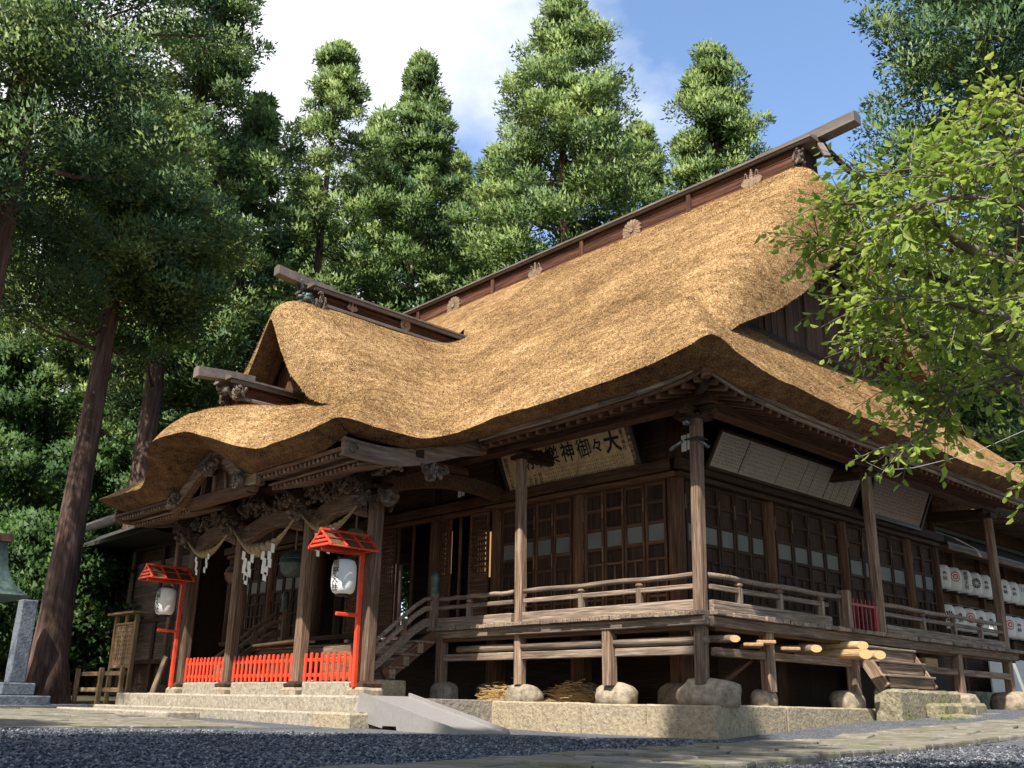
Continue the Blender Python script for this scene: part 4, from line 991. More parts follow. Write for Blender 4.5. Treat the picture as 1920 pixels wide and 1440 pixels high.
for sx, X in ((1, XS + .0), (-1, XL)):
    newel = octo_post('newel_post', (X, -.10, 1.1), (X, -.10, 1.90), .17, 'wood_post', hall, .2)
    mb = MB(); mb.lathe([(.09, 0), (.105, .03), (.085, .06), (.09, .2), (.10, .22), (.085, .25), (.10, .30), (.105, .36), (.075, .42), (.03, .47), (.005, .52)], (X, -.10, 1.90), 16); mb.obj('newel_cap', 'bronze', newel, True)
    for dz, r, rd in ((0, .045, 1), (-.2, .05, 0), (-.50, .09, 0)):
        pts = [(X, -.12, 1.80 + dz), (X, -.35, 1.76 + dz), (X, -.62, 1.60 + dz), (X, -1.6, .82 + dz), (X, -2.0, .52 + dz)]
        mb = MB()
        if rd: mb.tube(pts, r, 9)
        else: mb.rings([[(p[0] + a, p[1], p[2] + c) for a, c in ((-.045, -r), (.045, -r), (.045, r), (-.045, r))] for p in pts])
        mb.obj('stair_rail', 'wood_grey' if sx > 0 else 'wood_post', newel, bool(rd))
    bx('rail_strut', X - .05, X + .05, -.95, -.85, .85, 1.32, 'wood_post', newel)

# ------------------------------------------------------------------ porch frame
PY = -2.35; PX = [XC + 3.95, XC + 1.52, XC - 1.52, XC - 3.95]
for i, x in enumerate(PX):
    o = octo_post('porch_pillar', (x, PY, -.03), (x, PY, 3.62), .255, 'wood_pillar', hall, .14)
    mb = MB(); mb.rings([[(x + a * w, PY + c * w, z) for a, c in ((-1, -1), (1, -1), (1, 1), (-1, 1))] for w, z in ((.20, -.13), (.22, -.10), (.22, -.05), (.165, -.02), (.15, .0))]); mb.obj('pillar_shoe', 'wood_dark', o)
    rough_block('pillar_plinth', x - .27, x + .27, PY - .27, PY + .27, -.34, -.12, 'boulder', o, .012, .2, .05)
    # bracket blocks above the pillar
    for z0, z1, w in ((3.98, 4.06, .30), (4.06, 4.16, .22)): bx('bracket_block', x - w, x + w, PY - w * .8, PY + w * .8, z0, z1, 'wood_post', o)
    for d in ((1, 0, 0), (0, 1, 0)): capital(o, (x, PY, 3.74 + .004 * d[0]), d, 1.1)
def rainbow(x0, x1, y, z, h, w, mat, par, name='rainbow_beam'):
    mb = MB(); n = 12; mb.rings([[(x0 + (x1 - x0) * i / n, y + a * w, z + .14 * math.sin(math.pi * i / n) + c * h - (.05 * math.cos(2 * math.pi * i / n))) for a, c in ((-.5, -.42), (-.38, -.5), (.38, -.5), (.5, -.42), (.5, .42), (.38, .5), (-.38, .5), (-.5, .42))] for i in range(n + 1)])
    return mb.obj(name, mat, par)
for i in range(3):
    rb = rainbow(PX[i + 1] + .17, PX[i] - .17, PY, 3.42, .40, .24, 'wood_pillar', hall)
    c = (PX[i] + PX[i + 1]) / 2; hw = (PX[i] - PX[i + 1]) / 2
    for q, off in enumerate((-.45, .45)): carving('dragon_carving', rb, (c + hw * off, PY - .1, 3.93), (hw * .44, .27, .22), 100 + i * 3 + q, count=18)
    for sg in (-1, 1): swirl_mb = MB(); swirl(swirl_mb, (c + sg * hw * .62, PY - .125, 3.42), Xv, Zv, -Yv, .1, 1.6, .12, sg); swirl_mb.obj('scroll', 'carved', rb)
    bx('upper_tie', PX[i + 1], PX[i], PY - .1, PY + .1, 4.17, 4.40, 'wood_brown', hall)
beast('lion_nosing', hall, (PX[0] + .38, PY, 3.52), (1, -.1, 0), .34, 201); beast('lion_nosing', hall, (PX[3] - .38, PY, 3.52), (-1, -.1, 0), .34, 207)
for i, x in enumerate(PX): beast('elephant_nosing' if i in (1, 2) else 'lion_nosing', hall, (x, PY - .36, 3.50), (0, -1, 0), .30, 211 + i)
# porch eave: arch bargeboard, ties, rafters, soffit
arch = MB(); rr2 = []
def arch_z(s): return 4.10 + .80 * bell(s, 1.95)
for s in np.linspace(-2.1, 2.1, 45):
    z = arch_z(s) - .01; rr2.append([(XC + s, -4.12, z - .24), (XC + s, -4.0, z - .24), (XC + s, -4.0, z), (XC + s, -4.12, z)])
arch.rings(rr2); arch = arch.obj('karahafu_bargeboard', 'wood_post', hall)
mb = MB(); rr2 = []
for s in np.linspace(-1.95, 1.95, 41):
    z = arch_z(s) - .25; rr2.append([(XC + s, -4.05, z - .12), (XC + s, -3.95, z - .12), (XC + s, -3.95, z), (XC + s, -4.05, z)])
mb.rings(rr2); mb.obj('inner_arch', 'wood_brown', arch)
carving('arch_pendant', arch, (XC, -4.14, 4.52), (.50, .22, .12), 301, count=14)
for sg in (-1, 1): carving('side_pendant', arch, (XC + sg * 1.5, -4.15, 4.02), (.18, .22, .14), 305 + sg, count=9)
bx('arch_tie', XC - 1.45, XC + 1.45, -3.95, -3.72, 3.78, 4.02, 'wood_brown', arch)
for s in (-.9, -.3, .3, .9): beam('arch_strut', (XC + s * .8, -3.88, 4.42), (XC + s, -3.84, 4.03), .09, .07, 'wood_post', arch)
bx('arch_board', XC - 1.5, XC + 1.5, -3.6, -3.56, 4.0, 4.75, 'wood_post', arch)
sf = MB()
for sg in (1, -1):
    P = [(XC + sg * s, -4.08, 4.06) for s in np.linspace(1.9, 5.2, 8)]; Q = [(XC + sg * s, -1.9, 4.62) for s in np.linspace(1.9, 5.2, 8)]
    sf.add(P + Q, [(i, i + 1, 9 + i, 8 + i) if sg < 0 else (i + 1, i, 8 + i, 9 + i) for i in range(7)])
    P = [(XC + sg * 5.22, y, z) for y, z in ((-4.08, 4.06), (-3.3, 4.04), (-2.5, 4.2), (-1.7, 4.5), (-.9, 4.84))]; Q = [(XC + sg * 3.7, y, z + .35) for y, z in ((-4.08, 4.1), (-3.3, 4.04), (-2.5, 4.2), (-1.7, 4.4), (-.9, 4.6))]
    sf.add(P + Q, [(i, i + 1, 6 + i, 5 + i) for i in range(4)])
sf.add([(XC - 1.95, -4.0, 4.9), (XC + 1.95, -4.0, 4.9), (XC + 1.95, -.1, 5.0), (XC - 1.95, -.1, 5.0), (XC - 5.3, -2.0, 4.66), (XC + 5.3, -2.0, 4.66), (XC + 5.3, 1.2, 5.5), (XC - 5.3, 1.2, 5.5)], [(3, 2, 1, 0), (7, 6, 5, 4)])
pe = sf.obj('porch_soffit', 'wood_dark', hall)
for sg in (1, -1):
    for s in np.arange(1.95, 5.15, .155):
        x = XC + sg * s
        beam('rafter', (x, -4.02, 3.99), (x, -3.0, 4.22), .075, .085, 'wood_post', pe, .005); beam('rafter', (x, -3.62, 3.86), (x, -2.3, 4.20), .075, .085, 'wood_post', pe, .005)
    for a, b2, w, h, mt in (((1.9, -4.06, 4.055), (5.24, -4.06, 4.075), .07, .07, 'wood_brown'), ((1.9, -3.68, 3.925), (5.1, -3.68, 3.935), .06, .05, 'wood_post')):
        beam('fascia_board', (XC + sg * a[0], a[1], a[2]), (XC + sg * b2[0], b2[1], b2[2]), w, h, mt, pe)
    # curved side board sweeping back to the main eave
    pts = [(-4.1, 4.10), (-3.7, 4.07), (-3.2, 4.07), (-2.7, 4.12), (-2.2, 4.24), (-1.7, 4.42), (-1.2, 4.60), (-.6, 4.74)]
    mb = MB(); mb.rings([[(XC + sg * (5.24 + a), y, z + c) for a, c in ((-.06, -.16), (.06, -.16), (.06, .14), (-.06, .14))] for y, z in pts]); o = mb.obj('curved_side_board', 'wood_along_y', pe)
    sm = MB(); swirl(sm, (XC + sg * 5.31, -3.92, 4.08), Yv, Zv, Xv * sg, .12, 1.5, .14, sg); sm.obj('scroll', 'carved', o)
    mb = MB(); mb.rings([[(XC + sg * (5.2 + a), y, z + c) for a, c in ((-.2, .0), (.09, .0), (.09, .035), (-.2, .035))] for y, z in [(p[0], p[1] + .145) for p in pts]]); mb.obj('side_moulding', 'wood_grey', o)
    carving('cloud_carving', pe, (XC + sg * 5.2, -1.95, 3.98), (.35, .2, .12), 320 + sg, Yv, Zv, Xv * sg, count=9)
    # shrimp-shaped tie beam from pillar back to the hall
    mb = MB(); n = 10; mb.rings([[(XC + sg * 3.95 + a * .2, PY + .2 + (WY - PY - .3) * i / n, 3.86 + .28 * i / n + .22 * math.sin(math.pi * i / n) + c * .3) for a, c in ((-.5, -.5), (.5, -.5), (.5, .5), (-.5, .5))] for i in range(n + 1)]); mb.obj('shrimp_beam', 'wood_brown', hall)
    bx('purlin', XC + sg * 3.9 - (0 if sg > 0 else 1.4), XC + sg * 3.9 + (1.4 if sg > 0 else 0), PY - .12, PY + .12, 4.17, 4.38, 'wood_post', pe)
    bx('side_purlin', XC + sg * 3.95 - .1, XC + sg * 3.95 + .1, PY - 1.2, .0, 4.405, 4.58, 'wood_brown', pe)
    carving('bracket_carving', pe, (XC + sg * 4.6, PY - .1, 4.1), (.35, .18, .15), 330 + sg, count=7, mat='wood_post')
# sill stones between the plinths
for i in range(3): rough_block('sill_stone', PX[i + 1] + .31, PX[i] - .31, PY - .10, PY + .14, -.34, -.01, 'step_stone', plat, .01, .3, .02)

# ------------------------------------------------------------------ red fences, lantern posts
FL = ('short red picket fence between the two right-hand porch pillars', 'wide red picket fence between the middle porch pillars', 'red picket fence between the two left-hand porch pillars')
def picket(w, h, t):
    key = ('picket', w, h, t)
    if key not in BOXC:
        mb = MB(); pts = [(-w / 2, 0), (w / 2, 0), (w / 2, h - w * .45), (w * .2, h), (-w * .2, h), (-w / 2, h - w * .45)]
        mb.rings([[(x, y, z) for x, z in pts] for y in (-t / 2, t / 2)]); BOXC[key] = mesh_of(mb.v, mb.f, 'red_paint')
    return BOXC[key]
for i in range(3):
    a, b2 = PX[i + 1] + .18, PX[i] - .18; n = (10, 14, 11)[i]
    fe = tag(bx('picket_fence', a, b2, PY - .02, PY + .02, .09, .16, 'red_paint', None, .005), FL[i], 'fence', 'red picket fences of the porch')
    bx('rail', a, b2, PY - .02, PY + .02, .39, .46, 'red_paint', fe, .005)
    for k in range(n): link('picket', picket(.085, .57, .025), fe, Matrix.Translation((a + (k + .5) * (b2 - a) / n, PY - .034, .0 + jit(.008))))
def lantern_body(parent, c, r, h, mat='white_paper', ribs=True, caps='black_lacquer', n=28):
    prof = []; N = 36
    for i in range(N + 1):
        t = i / N; q = (1 - abs(2 * t - 1) ** 3.6) ** .42; rr = r * (.52 + .48 * q)
        rr *= 1 + (.012 * math.cos(i * math.pi) if ribs else 0); prof.append((rr, h * (t - .5)))
    mb = MB(); mb.lathe(prof, c, n); o = mb.obj('paper_shade', mat, parent, True)
    for z0, z1 in ((-.5, -.56), (.5, .56)):
        mb = MB(); zl, zh = sorted((z0 * h, z1 * h)); mb.lathe([(r * .54, zl), (r * .56, (zl + zh) / 2), (r * .54, zh)], c, 18); mb.obj('lantern_cap', caps, parent)
    return o
def wrap_text(parent, body, size, c, r, ang, z, mat='black_ink', weight=.0, lead=.95):
    vs, fs = text_verts(body, size, weight, lead=lead)
    V2 = []
    for v_ in vs:
        a = ang + v_.x / r; V2.append((c[0] + (r + .006) * math.cos(a), c[1] + (r + .006) * math.sin(a), c[2] + z + v_.y))
    return mobj('lettering', V2, fs, mat, parent)
def lantern_stand(xp, side_label, lab2):
    y0 = PY - .25
    st = thing('lantern_stand', (xp, y0, -.1), side_label, 'lantern stand', 'red lantern stands by the porch')
    bx('post', xp - .045, xp + .045, y0 - .045, y0 + .045, -.12, 2.78, 'red_paint', st)
    bx('arm', xp - .04, xp + .04, y0 - .95, y0 - .046, 2.38, 2.46, 'red_paint', st); bx('lower_arm', xp - .035, xp + .035, y0 - .52, y0 - .046, 1.18, 1.25, 'red_paint', st)
    ya, yb = y0 - 1.02, y0 + .12
    rf = MB()
    for sg in (-1, 1): rf.rings([[(xp, y, 2.74), (xp + sg * .36, y, 2.45), (xp + sg * .36, y, 2.43), (xp, y, 2.72)] for y in (ya + .05, yb - .05)])
    rf = rf.obj('little_roof', 'wood_brown', st)
    for sg in (-1, 1):
        for k in range(4):
            y = ya + .03 + (yb - ya - .06) * k / 3; beam('roof_batten', (xp, y, 2.765), (xp + sg * .40, y, 2.45), .04, .035, 'red_paint', rf, .004)
        bx('eave_strip', xp + sg * .385 - .02, xp + sg * .385 + .02, ya, yb, 2.42, 2.45, 'red_paint', rf); beam('mid_strip', (xp + sg * .19, ya + .03, 2.615), (xp + sg * .19, yb - .03, 2.615), .03, .02, 'red_paint', rf, .004)
    bx('ridge_strip', xp - .04, xp + .04, ya, yb, 2.75, 2.80, 'red_paint', rf)
    for y in (ya + .03, yb - .03):
        for z, w in ((2.44, .34), (2.52, .25), (2.60, .15)): bx('gable_slat', xp - w, xp + w, y - .02, y + .02, z, z + .055, 'red_paint', rf)
    yl = y0 - .40
    ln = thing('paper_lantern', (xp, yl, 1.55), lab2, 'lantern', 'lettered paper lanterns by the porch')
    lantern_body(ln, (xp, yl, 1.92), .24, .66)
    mb = MB(); mb.tube([(xp, yl, 2.29), (xp + .02, yl, 2.33), (xp, yl, 2.38)], .008, 5); mb.obj('hook', 'steel', ln)
    wrap_text(ln, '熊\n野\n大\n社', .165, (xp, yl, 1.92), .241, R(-77), 0, weight=.012, lead=.92)
lantern_stand(PX[0] - .03, 'red lantern stand at the right-hand porch pillar', 'lettered white paper lantern hanging at the right-hand porch pillar')
lantern_stand(PX[3] - .03, 'red lantern stand at the leftmost porch pillar', 'lettered white paper lantern hanging left of the porch')

# ------------------------------------------------------------------ sacred ropes with paper streamers
def shide(parent, x, y, z, s=1.0, flip=1):
    mb = MB(); w, h = .12 * s, .145 * s
    for k in range(4):
        x0 = x + flip * .05 * s * (k % 2) + flip * .028 * k * s; zz = z - k * h * .82; yy = y - .006 * (k % 2)
        mb.add([(x0 - w / 2, yy, zz), (x0 + w / 2, yy, zz - .035 * s), (x0 + w / 2, yy, zz - h - .035 * s), (x0 - w / 2, yy, zz - h)], [(0, 1, 2, 3)])
    return mb.obj('paper_streamer', 'white_paper', parent)
RL = ('straw sacred rope sagging between the two right-hand porch pillars', 'thickest straw sacred rope sagging between the middle porch pillars', 'straw sacred rope sagging between the two left-hand porch pillars')
for i in range(3):
    xa, xb = PX[i + 1] + .05, PX[i] - .05; y = PY - .34; N = 60; th = (.062, .115, .062)[i]; sag = (.50, .66, .50)[i]
    rp = thing('sacred_rope', ((xa + xb) / 2, y, 2.8), RL[i], 'rope', 'straw ropes across the porch front')
    for k in range(3):
        pts = []; rd = []
        for j in range(N + 1):
            t = j / N; env = math.sin(math.pi * t) ** 3; rr = .012 + th * env; a = t * 30 + k * 2.094
            pts.append((xa + (xb - xa) * t, y + rr * .62 * math.cos(a), 3.52 - sag * (1 - (2 * t - 1) ** 2) ** 1.0 + rr * .62 * math.sin(a))); rd.append(.010 + rr * .64)
        mb = MB(); mb.tube(pts, rd, 7); mb.obj('strand', 'rope', rp, True)
    for q, t in enumerate((.30, .44, .60, .74) if i == 1 else (.38, .66)):
        z = 3.50 - sag * (1 - (2 * t - 1) ** 2) - .05; shide(rp, xa + (xb - xa) * t, y - .1, z, (1.0, 1.35, .9)[i], -1 if q % 2 else 1)
    if i == 1:
        tv = MB()
        for k in range(70):
            a = random.uniform(0, 6.28); x = XC + random.uniform(-.3, .3); p = Vector((x, y + .1 * math.sin(a), 2.86 + .05 * math.cos(a))); tv.tube([p, p + Vector((jit(.05), jit(.05), -random.uniform(.06, .14)))], .005, 4)
        tv.obj('frayed_straw', 'rope', rp)
def bell_obj(x, y, z, r, mat, label):
    b_ = thing('hanging_bell', (x, y, z - r), label, 'bell')
    mb = MB(); mb.lathe([(.02, r * .9), (r * .55, r * .82), (r * .9, r * .45), (r, .08 * r), (r * 1.06, .02 * r), (r * 1.06, -.06 * r), (r, -.12 * r), (r * .92, -.5 * r), (r * .6, -.85 * r), (.02, -.95 * r)], (x, y, z), 24); mb.obj('bell_body', mat, b_, True)
    mb = MB(); mb.lathe([(r * 1.01, .30 * r), (r * .99, .36 * r)], (x, y, z), 24); mb.obj('bell_band', 'bronze', b_, True)
    mb = MB(); mb.tube([(x, y, z + r * .85), (x, y, 3.95)], .02, 6); mb.obj('bell_rope', 'rope', b_)
bell_obj(XC - 2.75, PY + .55, 2.62, .28, 'copper_old', 'reddish bronze bell hanging behind the leftmost rope')
bell_obj(XC - .15, PY + .65, 2.66, .34, 'bronze', 'green patinated bell hanging behind the middle rope')
bell_obj(XC + 2.45, PY + .55, 2.95, .26, 'copper_green', 'pale green bell partly hidden by the right red lantern roof')
ob = thing('offering_box', (XC + .3, -1.95, -.3), 'slatted wooden offering box behind the middle red fence', 'box')
bx('box_body', XC - .7, XC + .9, -2.1, -1.75, -.28, .68, 'wood_brown', ob); beam('box_lid', (XC - .8, -1.95, .80), (XC + 1.0, -1.95, .86), .55, .05, 'wood_raw', ob)
for k in range(8): bx('slat', XC - .68 + k * .2, XC - .6 + k * .2, -2.12, -2.11, -.2, .6, 'wood_dark', ob)
for k, (x0, x1, z) in enumerate(((XC + 1.9, XC + 2.9, .72), (XC - 2.9, XC - 2.0, .6))):
    bo = thing('wooden_crate', (x0, -1.9, -.3), ('pale wooden box behind the right red fence', 'pale wooden box behind the left red fence')[k], 'crate')
    bx('crate_body', x0, x1, -2.05, -1.8, -.28, z, 'wood_post', bo)

# ------------------------------------------------------------------ votive boards
def board(name, label, F, u0, u1, z0, z1, tilt, mat, fmat, out=.0, fw_=.07):
    # F(u, out, z); the board leans out at the top by tilt metres
    def P(u, o, z): return Vector(F(u, out + o + tilt * (z - z0) / (z1 - z0), z))
    mb = MB(); mb.rings([[tuple(P(u, o, z)) for o, z in ((0, z0), (.03, z0), (.03, z1), (0, z1))] for u in (u0, u1)]); th = thing(name, P((u0 + u1) / 2, 0, z0), label, 'board')
    mb.obj('board_face', mat, th)
    for a, b2 in (((u0, z0), (u1, z0)), ((u0, z1), (u1, z1)), ((u0, z0), (u0, z1)), ((u1, z0), (u1, z1))):
        q0, q1 = P(a[0], .03, a[1]), P(b2[0], .03, b2[1]); nrm = (P(u0, 1, z0) - P(u0, 0, z0)).normalized(); beam('board_frame', q0, q1, fw_, fw_, fmat, th, .008, up=nrm)
    return th, P
def write(th, P, body, size, u, z, mat='black_ink', weight=.02, lead=.95, sgn=1):
    vs, fs = text_verts(body, size, weight, lead=lead); return mobj('lettering', [tuple(P(u + sgn * v_.x, .034, z + v_.y)) for v_ in vs], fs, mat, th)
def scribble(th, P, u0, u1, z0, z1, du, dz, mat='black_ink', seed=1, s=.6):
    # rows of tiny brush strokes too small to read
    rr = random.Random(seed); mb = MB(); u = u0
    while u < u1:
        z = z1
        while z > z0:
            for k in range(5):
                a, b2 = rr.uniform(-.5, .5) * du * s, rr.uniform(-.5, .5) * dz * s; L = rr.uniform(.2, .5)
                if rr.random() < .5: q = [(u + a - L * du * .5, z + b2), (u + a + L * du * .5, z + b2), (u + a + L * du * .5, z + b2 - dz * .09), (u + a - L * du * .5, z + b2 - dz * .09)]
                else: q = [(u + a, z + b2 - L * dz * .5), (u + a + du * .09, z + b2 - L * dz * .5), (u + a + du * .09, z + b2 + L * dz * .5), (u + a, z + b2 + L * dz * .5)]
                mb.add([tuple(P(x, .0335, zz)) for x, zz in q], [(0, 1, 2, 3)])
            z -= dz
        u += du
    return tag(mb.obj('small_writing', mat, th), kind='stuff')
Fsign = lambda u, o, z: (u, 1.14 - o, z)
sg_, Ps = board('votive_signboard', 'wide tan signboard with big black brush characters above the front doors', Fsign, -5.95, -2.10, 4.02, 4.98, .42, 'sign_board', 'black_lacquer', .0, .09)
for k, ch in enumerate('大々御神樂奉納'): write(sg_, Ps, ch, (.42, .31, .40, .40, .40, .40, .40)[k], (-2.66, -3.07, -3.44, -3.90, -4.36, -4.76, -5.14)[k], 4.70, weight=(.032, .026, .010, .018, .012, .018, .012)[k])
write(sg_, Ps, '熊\n野\n神\n社\n参\n宮\n講\n員', .105, -2.22, 4.52, weight=.015, lead=.98); write(sg_, Ps, '皇\n大\n神\n社', .105, -2.38, 4.72, weight=.015)
write(sg_, Ps, '発\n起\n者', .115, -4.86, 4.28, weight=.012); write(sg_, Ps, '工\n藤', .115, -5.02, 4.32, weight=.012); write(sg_, Ps, '昭\n和\n五\n十\n七\n年', .115, -5.78, 4.55, weight=.012); write(sg_, Ps, '山\n口', .115, -5.17, 4.32, weight=.012)
scribble(sg_, Ps, -4.72, -2.46, 4.10, 4.46, .064, .072, seed=4)
Fvot = lambda u, o, z: (WX + .36 + o, u, z)
v1, P1_ = board('votive_board', 'long faded white name board above the side doors', Fvot, 1.75, 7.35, 4.12, 4.80, .38, 'votive_paper', 'wood_dark', .02, .06)
scribble(v1, P1_, 1.9, 2.9, 4.2, 4.72, .07, .06, 'wood_dark', 5, .5); scribble(v1, P1_, 2.95, 7.25, 4.18, 4.74, .085, .075, 'faint_ink' if 'faint_ink' in MATS else 'wood_post', 6, .35)
for k, u in enumerate((2.75, 4.1, 5.0, 5.4, 6.05, 6.35, 6.6, 6.95)):
    w_ = .03 if k in (0, 4) else .012; beam('board_joint', P1_(u, .033, 4.16), P1_(u + .02, .033, 4.76), .004, w_, 'wood_dark', v1, .001, up=Vector((0, 1, 0)))
v2, P2_ = board('votive_board', 'square dark-framed name board beside the far side column', Fvot, 7.95, 10.9, 4.10, 5.15, .45, 'votive_paper2', 'black_lacquer', .02, .10) if plain('votive_paper2', (.30, .235, .195), .8, .12, 9) else None
scribble(v2, P2_, 8.1, 10.75, 4.25, 5.05, .1, .075, 'wood_dark', 9, .5)
pl = MB(); pl.box(WX - .3, WX + .02, 10.9, 12.3, 4.2, 5.2); pl.obj('plaster_panel', 'plaster', hall)
# lamps and camera on the corner column
fl = thing('floodlight', (0, -.15, 4.05), 'pair of small steel floodlights clamped to the corner column', 'floodlight')
for d in ((-1, -.5), (.6, .6)):
    mb = MB(); c0 = Vector((.16 * d[0], -.14 + .12 * d[1], 4.10)); mb.tube([c0, c0 + Vector((d[0] * .22, d[1] * .16, -.15))], .032, 10); mb.obj('lamp_tube', 'steel', fl, True)
mb = MB(); mb.tube([(-.15, -.15, 4.12), (.15, -.15, 4.12), (.15, .1, 4.12)], .02, 6); mb.obj('clamp', 'black_lacquer', fl)
cm = tag(lathe_obj('security_camera', [(.01, 0), (.07, .01), (.08, .06), (.05, .1), (.05, .14)], (-.06, -.2, 4.36), 'steel'), 'small grey security camera just under the corner capital', 'camera')
# slips of paper on the wall struts
for k, (x, y, z) in enumerate(((-.98, .94, 4.42), (-7.62, .98, 4.45))):
    sl = tag(bx('paper_slip', x - .06, x + .06, y - .005, y + .005, z - .16, z + .16, 'white_paper'), ('narrow paper slips pasted on the strut by the corner column', 'narrow paper slips pasted on the strut above the lattice door')[k], 'paper slip')
    bx('second_slip', x + .08, x + .18, y - .005, y + .005, z - .14, z + .17, 'white_paper', sl, .001)

# ------------------------------------------------------------------ logs, straw, steps at the side
LGS = [((.60, 4.25, .66), (-.7, 3.95, .66), .095, 'thick peeled log end jutting out beside the side steps'), ((.70, 4.62, .66), (-.6, 4.35, .66), .085, 'peeled log nearest to the side steps'), ((.48, 4.40, .83), (-.7, 4.1, .83), .08, 'log lying on top of the other two by the side steps'),
       ((.35, 2.9, .70), (-.6, 2.6, .70), .07, 'short weathered log in the middle of the woodpile'), ((.34, .35, .73), (-.5, .1, .73), .06, 'weathered log behind the corner post')]
for a, b2, r, l in LGS:
    a, b2 = Vector(a), Vector(b2); d = (a - b2).normalized(); lo = thing('stacked_log', a, l, 'log', 'logs stored under the side veranda')
    s1 = d.cross(Zv).normalized(); s2 = s1.cross(d); nc = Vector((.82, -.57, 0)); ring = [s1 * math.cos(t) * r + s2 * math.sin(t) * r for t in np.linspace(0, 2 * math.pi, 17)[:-1]]
    cut = [a + o - d * (o.dot(nc) / d.dot(nc)) for o in ring]
    mb = MB(); mb.rings([[b2 + o for o in ring], cut]); mb.obj('trunk', 'wood_post' if 'weathered' in l else 'wood_raw', lo, False)
    ce = a; mb = MB(); mb.add([ce + (p - ce) * .95 + nc * .004 for p in cut], [tuple(range(16))]); mb.obj('cut_end', 'log_end', lo)
PLK = [((.30, .95, .67), (-.15, 1.5, .67), 'rough offcut plank left of the side post'), ((.32, 2.1, .66), (-.2, 2.6, .66), 'thin offcut plank right of the side post'), ((.30, 1.35, .735), (-.1, 1.75, .735), 'short block resting on an offcut plank')]
for a, b2, l in PLK: tag(beam('stored_plank', a, b2, .34, .06, 'wood_raw'), l, 'plank', 'planks stored under the side veranda')
def straw_heap(c, r, n, label, seed):
    rr = np.random.default_rng(seed); P = rr.normal(0, 1, (n, 3)) * np.array(r) * .45; P[:, 2] = np.abs(P[:, 2]); P += np.array(c)
    a = rr.normal(0, .7, n); L = rr.uniform(.12, .34, n); D = np.stack([np.cos(a) * L, np.sin(a) * L * .5, rr.normal(0, .03, n)], 1); w = np.array([0, 0, .007])
    V = np.stack([P - D / 2 - w, P + D / 2 - w, P + D / 2 + w, P - D / 2 + w], 1).reshape(-1, 3); F = np.arange(n * 4).reshape(-1, 4)
    o = np_mesh('straw_heap', V, F, 'straw'); return tag(o, label, 'straw')
straw_heap((-5.3, .35, -.34), (.5, .3, .28), 900, 'loose straw heap left of the angular boulder', 1); straw_heap((-3.75, .75, -.34), (.6, .35, .32), 900, 'straw heap in the shade under the veranda', 2)
sp = thing('side_steps', (.8, 6, -.5), 'rough stone steps with moss leading up to the side veranda', 'steps')
for x0, x1, y0, y1, z0, z1 in ((.31, .85, 4.95, 7.7, -.7, .05), (.86, 1.25, 5.9, 6.6, -.7, -.20), (.86, 1.27, 6.62, 7.4, -.7, -.19), (.86, 1.24, 7.42, 8.0, -.7, -.17), (1.28, 1.62, 5.6, 6.7, -.7, -.40), (1.29, 1.66, 6.72, 7.5, -.7, -.41), (1.28, 1.6, 7.52, 8.8, -.7, -.36)):
    rough_block('step_block', x0, x1, y0, y1, z0, z1, 'mossy_stone', sp, .035, .2, .05)
for k, (x0, x1, z) in enumerate(((.30, .66, .33), (.12, .48, .60), (.0, .30, .87))):
    bx('wooden_tread', x0, x1, 5.0 + .02 * k, 7.05, z - .05, z, 'wood_grey', sp); bx('wooden_riser', x0 + .08, x1 - .04, 5.08, 6.98, z - .25, z - .05, 'wood_post', sp)
for y in (4.98, 7.08): beam('side_stringer', (.55, y, .06), (.05, y, .86), .06, .26, 'wood_post', sp, up=Vector((0, 0, 1)))
bxs = tag(bx('wooden_box', -.5, .05, 8.0, 8.6, .55, .78, 'wood_raw'), 'yellowish wooden box under the far side veranda', 'box')

# ------------------------------------------------------------------ lantern hall behind, right
LH = thing('lantern_hall', (-2, 18, -.3), 'long hall with rows of white lanterns beyond the side veranda', 'building'); LX = -1.9
bx('wall', LX - .3, LX - .2, 12.9, 26, -.4, 4.4, 'wood_brown', LH); bx('white_base', LX + .45, LX + .5, 15.2, 26, .2, 1.15, 'plaster', LH); bx('stone_base', LX + .4, LX + .55, 13.3, 26, -.5, .2, 'mossy_stone', LH)
for z in (3.55, 2.5, 1.45): bx('lantern_rail', LX + .02, LX + .06, 12.9, 26, z, z + .06, 'hinge_wood', LH)
for z in (2.52, 1.47):
    for y in np.arange(13.0, 25, .34): bx('rail_peg', LX - .2, LX + .2, y, y + .03, z - .1, z - .06, 'hinge_wood', LH)
for y in np.arange(13, 26, 1.9): bx('hall_post', LX - .2, LX - .05, y, y + .15, -.4, 4.2, 'wood_brown', LH)
mb = MB(); prof = [(.7, 3.98), (.7, 4.06), (.2, 4.42), (-1.0, 5.0), (-1.0, 4.9)]; mb.rings([[(LX + a, y, z) for a, z in prof] for y in (12.9, 26)]); pr_ = mb.obj('pent_roof', 'roof_tile', LH)
for y in np.arange(13.0, 25.5, .24): beam('rafter', (LX + .68, y, 3.93), (LX - .3, y, 4.12), .06, .07, 'wood_post', pr_, .004)
bx('fascia_board', LX + .66, LX + .72, 12.9, 26, 3.86, 3.97, 'wood_post', pr_)
mb = MB(); prof = [(2.0, 5.30), (2.05, 5.42), (1.2, 5.72), (-1.5, 7.6), (-4.2, 5.7), (-4.2, 5.5)]; mb.rings([[(LX + a, y, z) for a, z in prof] for y in (14.2, 30)]); ur = mb.obj('copper_roof', 'copper_green', LH)
for y in np.arange(14.3, 29, .26): beam('rafter', (LX + 1.95, y, 5.26), (LX - .4, y, 5.55), .07, .08, 'wood_raw', ur, .004); beam('rafter', (LX + 1.3, y, 5.08), (LX - .4, y, 5.35), .07, .08, 'wood_post', ur, .004)
